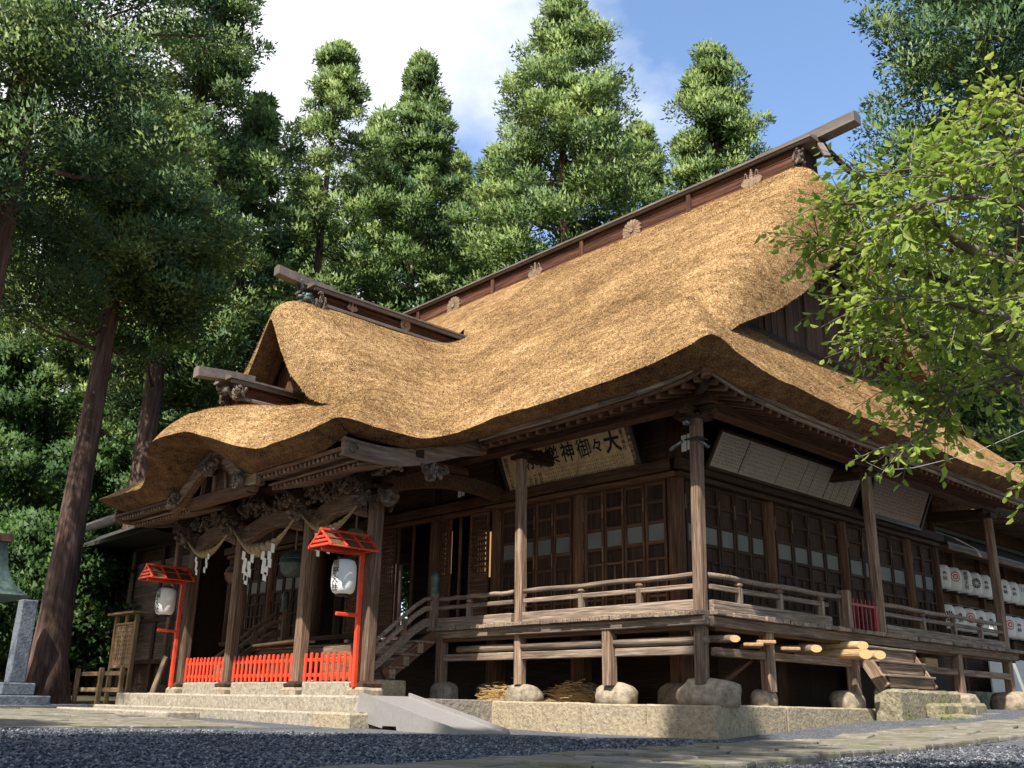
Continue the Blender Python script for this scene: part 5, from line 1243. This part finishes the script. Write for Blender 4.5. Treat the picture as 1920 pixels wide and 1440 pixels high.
for k in range(28):
    f = k / 27; y = 14.3 + 15.4 * f; beam('roof_seam', (LX + 1.98, y, 5.44), (LX - 1.5, y, 7.62), .04, .03, 'copper_green', ur, .004)
bx('upper_wall', LX - .5, LX - .4, 14, 30, 4.9, 5.6, 'wood_brown', LH)
marks = ['s', '三', 'r', '熊\n野\n大\n社', 'k', '一', 'r', '参', '奉\n納', 'b', 'r', '大', 's', 'b', 's']
cnt = 0
for row, zc in enumerate((3.22, 2.14)):
    for k in range(15):
        y = 12.95 + k * .70; mk = marks[(k + row * 3) % 15]; x = LX + .05
        ln = thing('white_lantern', (x, y, zc - .4), '%s white lantern from the near end in the %s row of the lantern hall' % (('first', 'second', 'third', 'fourth', 'fifth', 'sixth', 'seventh', 'eighth', 'ninth', 'tenth', 'eleventh', 'twelfth', 'thirteenth', 'fourteenth', 'fifteenth')[k], ('upper', 'lower')[row]), 'lantern', 'rows of white lanterns')
        lantern_body(ln, (x, y, zc), .29, .66, 'white_paper', True, 'black_lacquer', 20)
        a0 = R(-38); c = (x, y, zc)
        if len(mk) > 1 or mk in '三一参大':
            wrap_text(ln, mk if len(mk) > 1 else '奉\n納', .13, c, .292, a0, 0, weight=.01)
        elif mk == 'b': wrap_text(ln, '10', .16, c, .292, a0, .12, 'blue_ink', .01)
        elif mk in 'rk':
            mb = MB(); R0 = .15
            for q in range(12 if mk == 'k' else 1):
                if mk == 'k':
                    t = 2 * math.pi * q / 12; pts = [(math.cos(t + w) * rr_, math.sin(t + w) * rr_) for w, rr_ in ((0, .03), (-.19, R0 * .85), (-.1, R0), (.1, R0), (.19, R0 * .85))]
                    mb.add([(x + .297 * math.cos(a0 + u / .29), y + .297 * math.sin(a0 + u / .29), zc + z) for u, z in pts], [tuple(range(5))])
                else:
                    for rad, th_ in ((.14, .025), (.075, .03)):
                        n = 24; mb.add([(x + .297 * math.cos(a0 + r_ * math.cos(t) / .29), y + .297 * math.sin(a0 + r_ * math.cos(t) / .29), zc + .05 + r_ * math.sin(t)) for t in np.linspace(0, 2 * math.pi, n + 1)[:-1] for r_ in (rad - th_, rad)], [(2 * i, 2 * ((i + 1) % n), 2 * ((i + 1) % n) + 1, 2 * i + 1) for i in range(n)])
            mb.obj('emblem', 'red_ink' if mk == 'r' else 'black_ink', ln)
wire = MB(); wire.tube([(1.3, 3.2, 4.35), (1.32, 3.6, 4.15), (1.35, 4.2, 4.1), (1.5, 5.2, 4.3), (1.9, 7.2, 4.9), (3, 10, 6.2)], .0045, 5); tag(wire.obj('loose_wire', 'cable'), 'thin white wire looping below the side eave', 'wire')

# ------------------------------------------------------------------ left: old wooden annexe, notice board, barrier, pillar, lantern
AN = thing('wooden_annexe', (-26, 3, -.6), 'dark weathered wooden annexe left of the porch', 'building'); AY = 1.5
bx('wall_core', -30.2, -21.8, AY + .08, AY + 6, -.5, 5.2, 'wood_dark', AN)
for k in range(17): z = .95 + k * .21; beam('siding_board', (-27.2, AY - .02, z), (-22.0, AY - .02, z), .035, .22, 'siding', AN, .006, up=Vector((0, -.16, 1)))
for x in np.arange(-30.2, -27.4, .34): bx('wall_plank', x, x + .325, AY + .02, AY + .07, -.3, 5.1, 'siding', AN, .006)
for x in (-30.2, -27.4, -24.8, -21.9): bx('corner_post', x - .11, x + .11, AY - .1, AY + .1, -.5, 5.2, 'wood_dark', AN)
for z in (.75, 2.2, 4.9): bx('wall_rail', -30.2, -21.9, AY - .09, AY - .0, z, z + .15, 'wood_dark', AN)
for x0 in (-29.9, -28.7):
    w_ = bx('window', x0, x0 + 1.05, AY - .03, AY + .02, 2.5, 3.9, 'glass_dark', AN)
    for k in range(5): bx('window_bar', x0 + k * .25, x0 + k * .25 + .04, AY - .07, AY - .035, 2.45, 3.95, 'siding', w_, .004)
    for z in (2.44, 3.2, 3.92): bx('window_rail', x0 - .03, x0 + 1.08, AY - .09, AY - .072, z, z + .06, 'siding', w_, .004)
bx('eave_shelf', -31, -27.3, AY - .7, AY + .1, 1.85, 1.95, 'roof_tile', AN)
mb = MB(); prof = [(-1.6, 5.05), (-1.6, 5.2), (2.5, 7.2), (6.5, 5.2), (6.5, 5.05)]; mb.rings([[(x, AY + a, z) for a, z in prof] for x in (-32.6, -22.0)]); mb.obj('annexe_roof', 'roof_tile', AN)
mb = MB(); mb.tube([(-27.15, AY - .16, -.3), (-27.15, AY - .16, 4.9)], .09, 10); mb.obj('downpipe', 'wood_grey', AN, True)
bx('speaker_box', -27.9, -27.45, AY - .2, AY - .05, 4.1, 4.95, 'black_lacquer', AN)
vs, fs = blob((0, 0, 0), (2.2, 1.5, .3), 3, .1, 1, 3); 
pw = MB(); pw.rings([[(x, y, z + (.12 * ((x + 24) / 3) ** 2)) for y, z in ((-1.3, 5.08), (-1.35, 5.25), (1.2, 6.6), (1.4, 6.3))] for x in np.linspace(-27, -21.5, 9)]); pw.obj('thatched_lean_to', 'roof_left', AN, True)
nb = thing('notice_board', (-20.6, -1.2, -.7), 'roofed wooden notice board with lines of writing left of the porch', 'notice board'); NX0, NX1, NY = -21.35, -19.85, -1.3
for x in (NX0, NX1): bx('leg', x - .06, x + .06, NY - .06, NY + .06, -.75, 2.02, 'wood_raw', nb)
for k in range(6): bx('board_plank', NX0 + .06 + k * .23, NX0 + .06 + k * .23 + .225, NY - .02, NY + .02, .55, 1.72, 'wood_raw', nb, .004)
bx('top_rail', NX0, NX1, NY - .05, NY + .05, 1.73, 1.80, 'wood_raw', nb); bx('bottom_rail', NX0, NX1, NY - .05, NY + .05, .45, .54, 'wood_raw', nb)
bx('board_roof', NX0 - .2, NX1 + .2, NY - .25, NY + .25, 2.03, 2.10, 'wood_raw', nb); bx('short_strut', -20.66, -20.54, NY - .04, NY + .04, 1.8, 2.03, 'wood_raw', nb)
scribble(nb, lambda u, o, z: (u, NY - .024, z), NX0 + .15, NX1 - .1, .65, 1.65, .17, .13, 'black_ink', 12, .55)
ba = thing('low_barrier', (-20, -2.2, -.7), 'low barrier of pale timber in front of the notice board', 'barrier')
for x in (-21.5, -19.7, -18.2): bx('barrier_post', x - .06, x + .06, -2.26, -2.14, -.75, .42, 'wood_raw', ba)
for z in (-.25, .2): bx('barrier_rail', -21.5, -18.2, -2.13, -2.07, z, z + .12, 'wood_raw', ba)
lp_ = tag(beam('leaning_plank', (-15.0, -2.7, -.3), (-14.75, -2.55, .62), .22, .04, 'wood_post', None, .006, up=Vector((0, 1, 0))), 'grey plank leaning beside the leftmost porch pillar', 'plank')
mx_, my_ = -20.75, -4.2
sp_ = thing('stone_marker', (mx_, my_, -.7), 'tall bluish granite marker on a two-tier base at the left edge', 'stone pillar')
rough_block('marker_shaft', mx_ - .22, mx_ + .22, my_ - .22, my_ + .22, -.05, 2.25, 'granite', sp_, .02, .4, .03); rough_block('marker_base', mx_ - .45, mx_ + .45, my_ - .45, my_ + .45, -.38, -.05, 'granite', sp_, .02, .4, .03); rough_block('marker_base', mx_ - .8, mx_ + .8, my_ - .8, my_ + .8, -.75, -.39, 'granite', sp_, .02, .4, .03)
lx_, ly_ = -17.3, -6.55
sl_ = thing('bronze_roofed_lantern', (lx_, ly_, -.7), 'old green copper roofed lantern cut off by the left edge', 'lantern')
mb = MB(); q = []
for w, z in ((.98, 1.92), (1.0, 1.97), (.86, 2.05), (.64, 2.30), (.50, 2.70), (.42, 3.30)): q.append([(lx_ + a_ * w, ly_ + c_ * w, z + (.07 if w > .9 else 0) * 0) for a_, c_ in ((-1, -1), (1, -1), (1, 1), (-1, 1))])
mb.rings(q); mb.obj('copper_roof', 'bronze', sl_); bx('ridge_cap', lx_ - .52, lx_ + .52, ly_ - .5, ly_ + .5, 3.3, 3.5, 'copper_old', sl_); bx('lantern_body', lx_ - .45, lx_ + .45, ly_ - .45, ly_ + .45, .9, 1.92, 'wood_dark', sl_); bx('pedestal', lx_ - .35, lx_ + .35, ly_ - .35, ly_ + .35, -.8, .9, 'granite', sl_)
tp_ = thing('standpipe', (-22.8, -3.0, -.7), 'small white water standpipe at the foot of the big trunk', 'standpipe')
mb = MB(); mb.tube([(-22.8, -3.0, -.75), (-22.8, -3.0, .25)], .06, 8); mb.obj('pipe', 'white_paper', tp_); mb = MB(); mb.tube([(-22.98, -3.0, .32), (-22.62, -3.0, .35)], .03, 6); mb.tube([(-22.8, -3.0, .22), (-22.8, -3.0, .42)], .025, 6); mb.obj('tap', 'steel', tp_)

# ------------------------------------------------------------------ trees
SHL = 'slim cedar right behind the photographer'
FPX = 1813.975
def ray(u, v): return FW + RT * ((u - 960) / FPX) - UP * ((v - 720) / FPX)
def bearing(u, v, d):
    r = ray(u, v); h = Vector((r.x, r.y)).normalized(); return CAM.x + h.x * d, CAM.y + h.y * d
def elev_z(u, v, d):
    r = ray(u, v); return CAM.z + d * r.z / math.hypot(r.x, r.y)
def crown_mesh(rg, H, zb, Rm, npuff, nspray, spray, tight=1.0, droop=.0, pr=(.75, 1.35), leaf_w=.36, hole=.0):
    npuff = int(npuff * 2.0); nspray = int(nspray * .5); pr = (pr[0] * .66, pr[1] * .70)
    nb = max(12, npuff // 9); ub = np.sort(rg.random(nb) ** .9); ab = (np.arange(nb) * 2.399 + rg.normal(0, .5, nb)); k = rg.integers(0, nb, npuff)
    prof = (1 - ub ** 1.9) ** .8 * (.78 + .22 * np.sin(np.pi * np.clip(ub * .9 + .1, 0, 1))) + .05
    lb = Rm * prof * rg.uniform(.62, 1.18, nb); t_ = rg.random(npuff) ** .55; u = ub[k]
    ang = ab[k] + rg.normal(0, .22, npuff) * (1.2 - .5 * t_); rad = lb[k] * (.12 + .88 * t_)
    z = zb + (H - zb) * u + lb[k] * .16 * t_ ** 2 + rg.normal(0, .30, npuff) * Rm / 4
    fill = rg.random(npuff) < .5; uf = rg.random(npuff) ** .85; pf = (1 - uf ** 1.9) ** .8 * (.80 + .2 * np.sin(np.pi * np.clip(uf * .9 + .1, 0, 1))) + .05
    af = rg.uniform(0, 2 * np.pi, npuff); lf = 1 + .25 * np.sin(af * 2 + uf * 14 + rg.uniform(0, 6)) + .18 * np.sin(af * 3 - uf * 23)
    rf_ = Rm * pf * lf * rg.uniform(.25, 1.0, npuff) ** .6
    u = np.where(fill, uf, u); ang = np.where(fill, af, ang); rad = np.where(fill, rf_, rad); z = np.where(fill, zb + (H - zb) * uf, z)
    pc = np.stack([rad * np.cos(ang), rad * np.sin(ang), np.minimum(z, H)], 1)
    sz = rg.uniform(pr[0], pr[1], npuff) * (.66 + .34 * (1 - u)) * Rm / 3.3; el = 1 + rg.random((npuff, 1, 3)) * np.array([.7, .7, .1])
    d = rg.normal(0, 1, (npuff, nspray, 3)); d[..., 2] = d[..., 2] * .8 + .22; d /= np.linalg.norm(d, axis=2, keepdims=True)
    rr = 1.05 * rg.random((npuff, nspray, 1)) ** .36
    p = pc[:, None] + d * rr * sz[:, None, None] * el * np.array([.85, .85, .70]) + rg.normal(0, .07, d.shape) * Rm / 4
    out = d + np.array([0, 0, .45]) + rg.normal(0, .42, d.shape); out /= np.linalg.norm(out, axis=2, keepdims=True)
    sd = np.cross(out, rg.normal(0, 1, d.shape)); sd /= np.linalg.norm(sd, axis=2, keepdims=True) + 1e-9
    L = spray * rg.uniform(.6, 1.3, (npuff, nspray, 1))
    a = p - sd * L * leaf_w * .6; b = p + sd * L * leaf_w * .6; c = p + out * L
    fl_ = (np.cross(b - a, c - a) * d).sum(2, keepdims=True) < 0; a, b = np.where(fl_, b, a), np.where(fl_, a, b)
    nn = d * .75 + out * .35 + np.array([0, 0, .12]); nn /= np.linalg.norm(nn, axis=2, keepdims=True); NRM = np.repeat(nn.reshape(-1, 3), 3, axis=0)
    V = np.stack([a, b, c], 2).reshape(-1, 3); F = np.arange(len(V)).reshape(-1, 3)
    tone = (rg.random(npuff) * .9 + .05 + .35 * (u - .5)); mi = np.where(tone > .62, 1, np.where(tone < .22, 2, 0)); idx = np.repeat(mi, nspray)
    return V, F, idx, pc, sz, NRM
CROWN_DATA = {}
def cedar(u, v, dist, H, zb, Rm, label, seed, npuff=170, nspray=330, spray=.24, mats=('cedar', 'cedar_bright', 'cedar_dark'), tr=.45, pos=None, group='cedars around the shrine', pr=(.62, 1.15), name='cedar_tree', limbs=16, leaf_w=.42, share=None):
    rg = np.random.default_rng(seed); x, y = pos if pos else bearing(u, v, dist); g = gz(x, y); H = H - g; zb = zb - g
    t = thing(name, (x, y, g - .1), label, 'tree', group)
    if share and share in CROWN_DATA: me_c, me_l, me_t, H0 = CROWN_DATA[share]
    else:
        N = 14; pts = []; rad = []; H0 = H
        for i in range(N + 1):
            f = i / N; pts.append(Vector((.25 * math.sin(f * 4 + seed) * f, .25 * math.cos(f * 3 + seed) * f, -.2 + (H * .97) * f))); rad.append(tr * (1 - f) ** .8 + .03 + tr * .6 * math.exp(-f * H / .9))
        mb = MB(); mb.tube(pts, rad, 14); me_t = mesh_of(mb.v, mb.f, 'bark', True)
        V, F, idx, pc, sz, NRM = crown_mesh(rg, H, zb, Rm, npuff, nspray, spray, pr=pr, leaf_w=leaf_w)
        mb = MB()
        for i in rg.choice(len(pc), min(limbs * 3, len(pc)), replace=False):
            p = Vector(pc[i]); f = max(0, (p.z - .12 * math.hypot(p.x, p.y) - .6) / H); b0 = Vector((.25 * math.sin(f * 4 + seed) * f, .25 * math.cos(f * 3 + seed) * f, f * H)); md = (b0 + p) / 2 + Vector((0, 0, -.15 * (p - b0).length * .5))
            w = max(.025, tr * .28 * (1 - f)); mb.tube([b0, md, p], [w, w * .65, w * .25], 5)
        me_l = mesh_of(mb.v, mb.f, 'bark', True)
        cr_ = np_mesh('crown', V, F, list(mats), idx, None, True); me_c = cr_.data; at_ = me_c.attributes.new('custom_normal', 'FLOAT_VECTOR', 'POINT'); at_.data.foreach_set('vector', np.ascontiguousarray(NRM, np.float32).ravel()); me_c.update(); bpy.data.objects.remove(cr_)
        if share: CROWN_DATA[share] = (me_c, me_l, me_t, H0)
    k = H / H0; wd = (.5 + .5 * k) * (.62 if label == SHL else 1); M = Matrix.Translation((x, y, g)) @ Matrix.Rotation(seed * 1.7, 4, 'Z') @ Matrix.Diagonal((wd, wd, k, 1))
    for nm, me in (('trunk', me_t), ('limbs', me_l), ('crown', me_c)): tag(link(nm, me, t, M), kind='stuff' if nm == 'limbs' else None)
    return t
def topz(u, v, d): return elev_z(u, v, d)
#      u    v    dist  top             crown base   R    label
CB = ('cedar', 'cedar_bright', 'cedar_dark'); CD = ('cedar', 'cedar', 'cedar_dark'); CS = ('cedar_dark', 'cedar', 'cedar_dark')
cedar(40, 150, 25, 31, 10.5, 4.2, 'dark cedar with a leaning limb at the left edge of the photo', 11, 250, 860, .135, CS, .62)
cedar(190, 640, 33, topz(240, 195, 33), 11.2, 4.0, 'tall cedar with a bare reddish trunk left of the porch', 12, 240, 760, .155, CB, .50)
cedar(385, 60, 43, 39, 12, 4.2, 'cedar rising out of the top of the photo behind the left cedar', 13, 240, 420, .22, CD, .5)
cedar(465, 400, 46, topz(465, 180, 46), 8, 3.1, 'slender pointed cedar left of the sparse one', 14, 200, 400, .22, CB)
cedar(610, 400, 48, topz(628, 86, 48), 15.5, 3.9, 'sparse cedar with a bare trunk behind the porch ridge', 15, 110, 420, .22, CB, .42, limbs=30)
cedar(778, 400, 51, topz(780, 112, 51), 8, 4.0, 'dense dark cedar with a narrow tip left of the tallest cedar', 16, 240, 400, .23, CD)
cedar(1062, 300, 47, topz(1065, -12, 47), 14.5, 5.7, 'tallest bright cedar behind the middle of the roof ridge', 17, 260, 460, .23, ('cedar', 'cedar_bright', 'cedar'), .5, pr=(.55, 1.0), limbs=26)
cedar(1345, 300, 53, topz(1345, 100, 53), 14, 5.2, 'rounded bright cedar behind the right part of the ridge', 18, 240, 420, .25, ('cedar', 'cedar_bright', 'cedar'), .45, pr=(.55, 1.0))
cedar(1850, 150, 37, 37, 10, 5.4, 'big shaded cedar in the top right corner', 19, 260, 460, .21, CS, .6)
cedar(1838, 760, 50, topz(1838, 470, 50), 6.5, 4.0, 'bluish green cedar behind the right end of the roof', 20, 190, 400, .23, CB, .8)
for k, (u, v, d, vt, Rm, l) in enumerate(((930, 450, 57, 285, 4.2, 'cedar filling the gap left of the tallest cedar'), (1205, 350, 62, 245, 4.6, 'low cedar between the two bright rounded cedars'), (700, 450, 60, 215, 4.0, 'far cedar between the sparse and the dense dark one'), (320, 500, 58, 250, 4.2, 'far cedar behind the tall bare-trunked cedar'),
        (560, 560, 66, 330, 4.5, 'distant cedar behind the slender pointed one'), (850, 500, 64, 300, 4.4, 'distant cedar behind the dense dark one'), (1740, 640, 58, 420, 4.5, 'distant cedar behind the right gable'), (1905, 620, 56, 380, 4.6, 'distant cedar at the right edge behind the cherry'))):
    cedar(u, v, d, topz(u, vt, d), 5, Rm, l, 30 + k, 210, 380, .30, CB, .42, share='mid%d' % (k % 2))
for k, (u, v, d, H, Rm, l) in enumerate(((-40, 1000, 46, 14, 4.6, 'leafy dark broadleaf tree at the left edge'), (120, 1050, 50, 11, 5.0, 'broadleaf thicket behind the bare reddish trunk'), (275, 900, 55, 17, 3.6, 'airy broadleaf tree between the trunk and the porch roof'), (165, 1180, 44, 4.0, 3.0, 'low bush beside the annexe'), (45, 1180, 42, 6, 4.5, 'low bush behind the granite marker'))):
    cedar(u, v, d, H, .6, Rm, l, 50 + k, 150, 520, .17, ('broadleaf', 'broadleaf', 'cedar_dark'), .22, group='undergrowth left of the porch', name='broadleaf_tree', leaf_w=.75)
for k, (u, v, d, vt, Rm, l) in enumerate(((-70, 700, 52, 330, 4.8, 'cedar behind the left edge of the photo'), (90, 800, 60, 430, 4.6, 'cedar behind the bare reddish trunk'), (190, 850, 66, 520, 4.6, 'cedar in the gap left of the porch roof'), (400, 700, 62, 380, 4.6, 'cedar behind the karahafu ridge'))):
    cedar(u, v, d, topz(u, vt, d), 3, Rm, l, 120 + k, 210, 380, .30, CB, .42, share='mid%d' % (k % 2))
for k, (x_, y_) in enumerate(((17, 4), (19, 14), (15, 25), (23, -3), (25, 9), (27, 20))):  # unseen cedars added to block sky light and darken the hall's side
    cedar(0, 0, 0, 26 + k % 3, 4, 4.6, ('nearest unseen cedar added to the right of the hall', 'second unseen cedar added to the right', 'unseen cedar added right of the lantern hall', 'unseen cedar added right of the cherry tree', 'unseen cedar added far to the right', 'unseen cedar added behind the others to the right')[k], 140 + k, tr=.45, pos=(x_, y_), group='unseen cedars added to darken the side of the hall', share='back', npuff=170, nspray=300, spray=.36)
for k in range(9):   # far trees closing the wood
    u = -60 + 235 * k; d = 82 + 7 * (k % 3)
    cedar(u, 700, d, 22 + 3 * (k % 3), 2, 6.0, ('far dark cedar behind the left edge', 'far dark cedar seen through the left undergrowth', 'far dark cedar behind the porch roof', 'far dark cedar behind the slender cedars', 'far dark cedar behind the dense one', 'far dark cedar behind the tallest one', 'far dark cedar behind the ridge end', 'far dark cedar behind the right gable', 'far dark cedar behind the lantern hall')[k], 70 + k, 150, 300, .42, CS, .5, share='far')
SH = ((7.4, -18.2), (6.3, -22.3), (9.5, -25.5), (.8, -27.5), (-15.5, -31), (4, -31), (-8, -34))
for k, p in enumerate(SH):   # cedars behind the photographer whose shade lies across the yard
    cedar(0, 0, 0, 27.0 + (k % 3), 7, 4.6, (SHL, 'cedar behind the photographer shading the middle of the yard', 'cedar behind the photographer shading the flagstone path', 'cedar behind the photographer shading the forecourt', 'cedar behind the photographer shading the far forecourt', 'second-row cedar behind the photographer', 'second-row cedar behind the forecourt')[k], 90 + k, 170, 300, .36, tr=.5, pos=p, group='cedars behind the photographer', share='back')

# ------------------------------------------------------------------ cherry branches, right
def pt(u, v, d): r = ray(u, v).normalized(); return CAM + r * d
ch = thing('cherry_tree', pt(2290, 1330, 9.0), 'cherry tree reaching leafy branches in from the right edge', 'tree')
bp = pt(2290, 1330, 9.0); bp.z = gz(bp.x, bp.y)
TR = [bp, bp + Vector((.05, .1, 1.2)), pt(2230, 900, 9.0), pt(2170, 700, 9.0)]
mb = MB(); mb.tube(TR, [.24, .19, .17, .15], 12); mb.obj('trunk', 'bark_cherry', ch, True)
BR = [[(2170, 700, 9.0), (2050, 620, 8.8), (1935, 560, 8.6), (1880, 640, 8.6), (1830, 560, 8.5), (1770, 522, 8.4), (1690, 505, 8.2), (1600, 475, 8.0), (1530, 455, 7.9)],
      [(2170, 700, 9.0), (2010, 520, 8.6), (1905, 500, 8.4), (1800, 455, 8.1), (1740, 400, 8.0), (1660, 380, 7.9), (1560, 385, 7.8)],
      [(2170, 690, 9.0), (2030, 420, 8.8), (1930, 330, 8.5), (1800, 300, 8.3), (1690, 320, 8.1), (1610, 330, 8.0)],
      [(2170, 690, 9.0), (2060, 300, 9.2), (1960, 220, 9.0), (1860, 230, 8.8), (1790, 270, 8.8)],
      [(2050, 640, 8.8), (1940, 700, 8.4), (1850, 660, 8.1), (1760, 640, 7.9), (1660, 600, 7.8), (1600, 560, 7.8)],
      [(1940, 700, 8.4), (1850, 720, 8.2), (1790, 740, 8.0), (1760, 790, 7.9), (1700, 835, 7.8)],
      [(2060, 700, 8.9), (1950, 790, 9.0), (1890, 690, 9.0), (1780, 620, 9.0), (1700, 640, 8.9), (1610, 640, 8.8)],
      [(1905, 500, 8.4), (1820, 480, 9.1), (1720, 450, 9.2), (1640, 430, 9.0), (1590, 400, 9.0)],
      [(2030, 420, 8.8), (1900, 380, 7.9), (1800, 370, 7.6), (1700, 400, 7.5), (1640, 470, 7.5)],
      [(2050, 640, 8.8), (1920, 600, 7.8), (1820, 580, 7.6), (1740, 560, 7.5), (1650, 560, 7.5)],
      [(2060, 300, 9.2), (1930, 280, 8.0), (1850, 310, 7.8), (1760, 330, 7.7)], [(1790, 740, 8.0), (1740, 730, 8.0), (1690, 720, 8.0)],
      [(1960, 220, 9.0), (1900, 180, 9.0), (1850, 200, 8.9)], [(2040, 700, 9), (1930, 660, 9.4), (1880, 610, 9.5)]]
limb = MB(); twigs = MB(); LP = []; LD = []
def smooth_path(pts, n=6):
    out = []
    for i in range(len(pts) - 1):
        p0 = pts[max(i - 1, 0)]; p1 = pts[i]; p2 = pts[i + 1]; p3 = pts[min(i + 2, len(pts) - 1)]
        for k in range(n):
            t = k / n; out.append(.5 * ((2 * p1) + (p2 - p0) * t + (2 * p0 - 5 * p1 + 4 * p2 - p3) * t * t + (3 * p1 - p0 - 3 * p2 + p3) * t ** 3))
    out.append(pts[-1]); return out
rr = random.Random(3)
BR += [[(2170, 700, 9.0), (2150, 520, 8.6), (2080, 380, 8.2), (2010, 300, 7.8)], [(2170, 700, 9.0), (2200, 560, 8.4), (2180, 430, 8.0), (2120, 300, 7.8)], [(2170, 720, 9.0), (2100, 740, 8.3), (2030, 800, 7.9), (1985, 880, 7.8)], [(2170, 700, 9.0), (2110, 600, 8.0), (2040, 560, 7.4), (1990, 560, 7.0)]]
UPPER = []
for bi, b_ in enumerate(BR + UPPER):
    up_ = bi >= len(BR)
    P = smooth_path([pt(*q) for q in b_] if not up_ else [TR[-1]] + [Vector(q) for q in b_]); n = len(P); r0 = (.085, .07, .06, .055, .04, .03, .045, .03, .04, .035, .035, .015, .03, .03, .05, .05, .04, .04)[bi]
    limb.tube(P, [max(.005, r0 * (1 - i / n) ** .8) for i in range(n)], 7)
    for i in range(n // 4, n):
        for _ in range(9 if up_ else 3):
            base = P[i]; d = (P[min(i + 1, n - 1)] - P[max(i - 1, 0)]).normalized(); dv = (d * rr.uniform(.2, 1) + Vector((rr.uniform(-1, 1), rr.uniform(-1, 1), rr.uniform(-.75, .9)))).normalized(); L = rr.uniform(.18, .55) * (1.8 if up_ else 1)
            q = [base, base + dv * L * .5 + Vector((0, 0, .02)), base + dv * L + Vector((0, 0, -.06 * L))]; twigs.tube(q, [.006, .004, .002], 4)
            m_ = int(L / .052)
            for k in range(1, m_ + 1):
                t = k / m_; p = q[0].lerp(q[1], t * 2) if t < .5 else q[1].lerp(q[2], t * 2 - 1)
                sdv = dv.cross(Vector((rr.uniform(-1, 1), rr.uniform(-1, 1), 1))).normalized() * (1 if k % 2 else -1)
                ld = (dv * .45 + sdv * rr.uniform(.4, .9) + Vector((0, 0, -rr.uniform(.1, .65)))).normalized(); LP.append(p + ld * .02); LD.append(ld)
limb.obj('limbs', 'bark_cherry', ch, True); twigs.obj('twigs', 'bark_cherry', ch)
LT = np.array([(0, 0, 0), (.35, .5, .10), (.75, .36, .06), (1.0, 0, -.06), (.75, -.36, .06), (.35, -.5, .10), (.5, 0, -.02)]); LFc = np.array([(0, 6, 1, 1), (1, 6, 2, 2), (2, 6, 3, 3), (3, 6, 4, 4), (4, 6, 5, 5), (5, 6, 0, 0)])[:, :3]
nl = len(LP); P = np.array([tuple(p) for p in LP]); D = np.array([tuple(d) for d in LD])
S = np.cross(D, RNG.normal(0, .5, D.shape) + np.array([0, 0, 1])); S /= np.linalg.norm(S, axis=1, keepdims=True) + 1e-9; Nn = np.cross(D, S); LL = RNG.uniform(.06, .105, nl)
order = np.argsort(np.linalg.norm(P - np.array(CAM), axis=1) / LL); big = set(order[:300].tolist())
lm = mesh_of([tuple(p * np.array([1, .52, 1])) for p in LT], [tuple(f) for f in LFc], 'cherry_leaf'); lm.name = 'leaf'
for i in order[:300]:
    M = Matrix.Identity(4)
    for r_ in range(3): M[r_][0] = D[i][r_] * LL[i]; M[r_][1] = S[i][r_] * LL[i]; M[r_][2] = Nn[i][r_] * LL[i]; M[r_][3] = P[i][r_]
    link('leaf', lm, ch, M)
rest = order[300:]
V = P[rest][:, None] + (LT[None, :, 0:1] * D[rest][:, None] + LT[None, :, 1:2] * .52 * S[rest][:, None] + LT[None, :, 2:3] * Nn[rest][:, None]) * LL[rest][:, None, None]
F = (LFc[None] + (np.arange(len(rest)) * 7)[:, None, None]).reshape(-1, 3)
tag(np_mesh('leaves', V.reshape(-1, 3), F, 'cherry_leaf', None, ch), kind='stuff')
print('leaves', nl, 'objects', len(bpy.data.objects), 'tris', sum(len(o.data.polygons) for o in bpy.data.objects if o.type == 'MESH'))
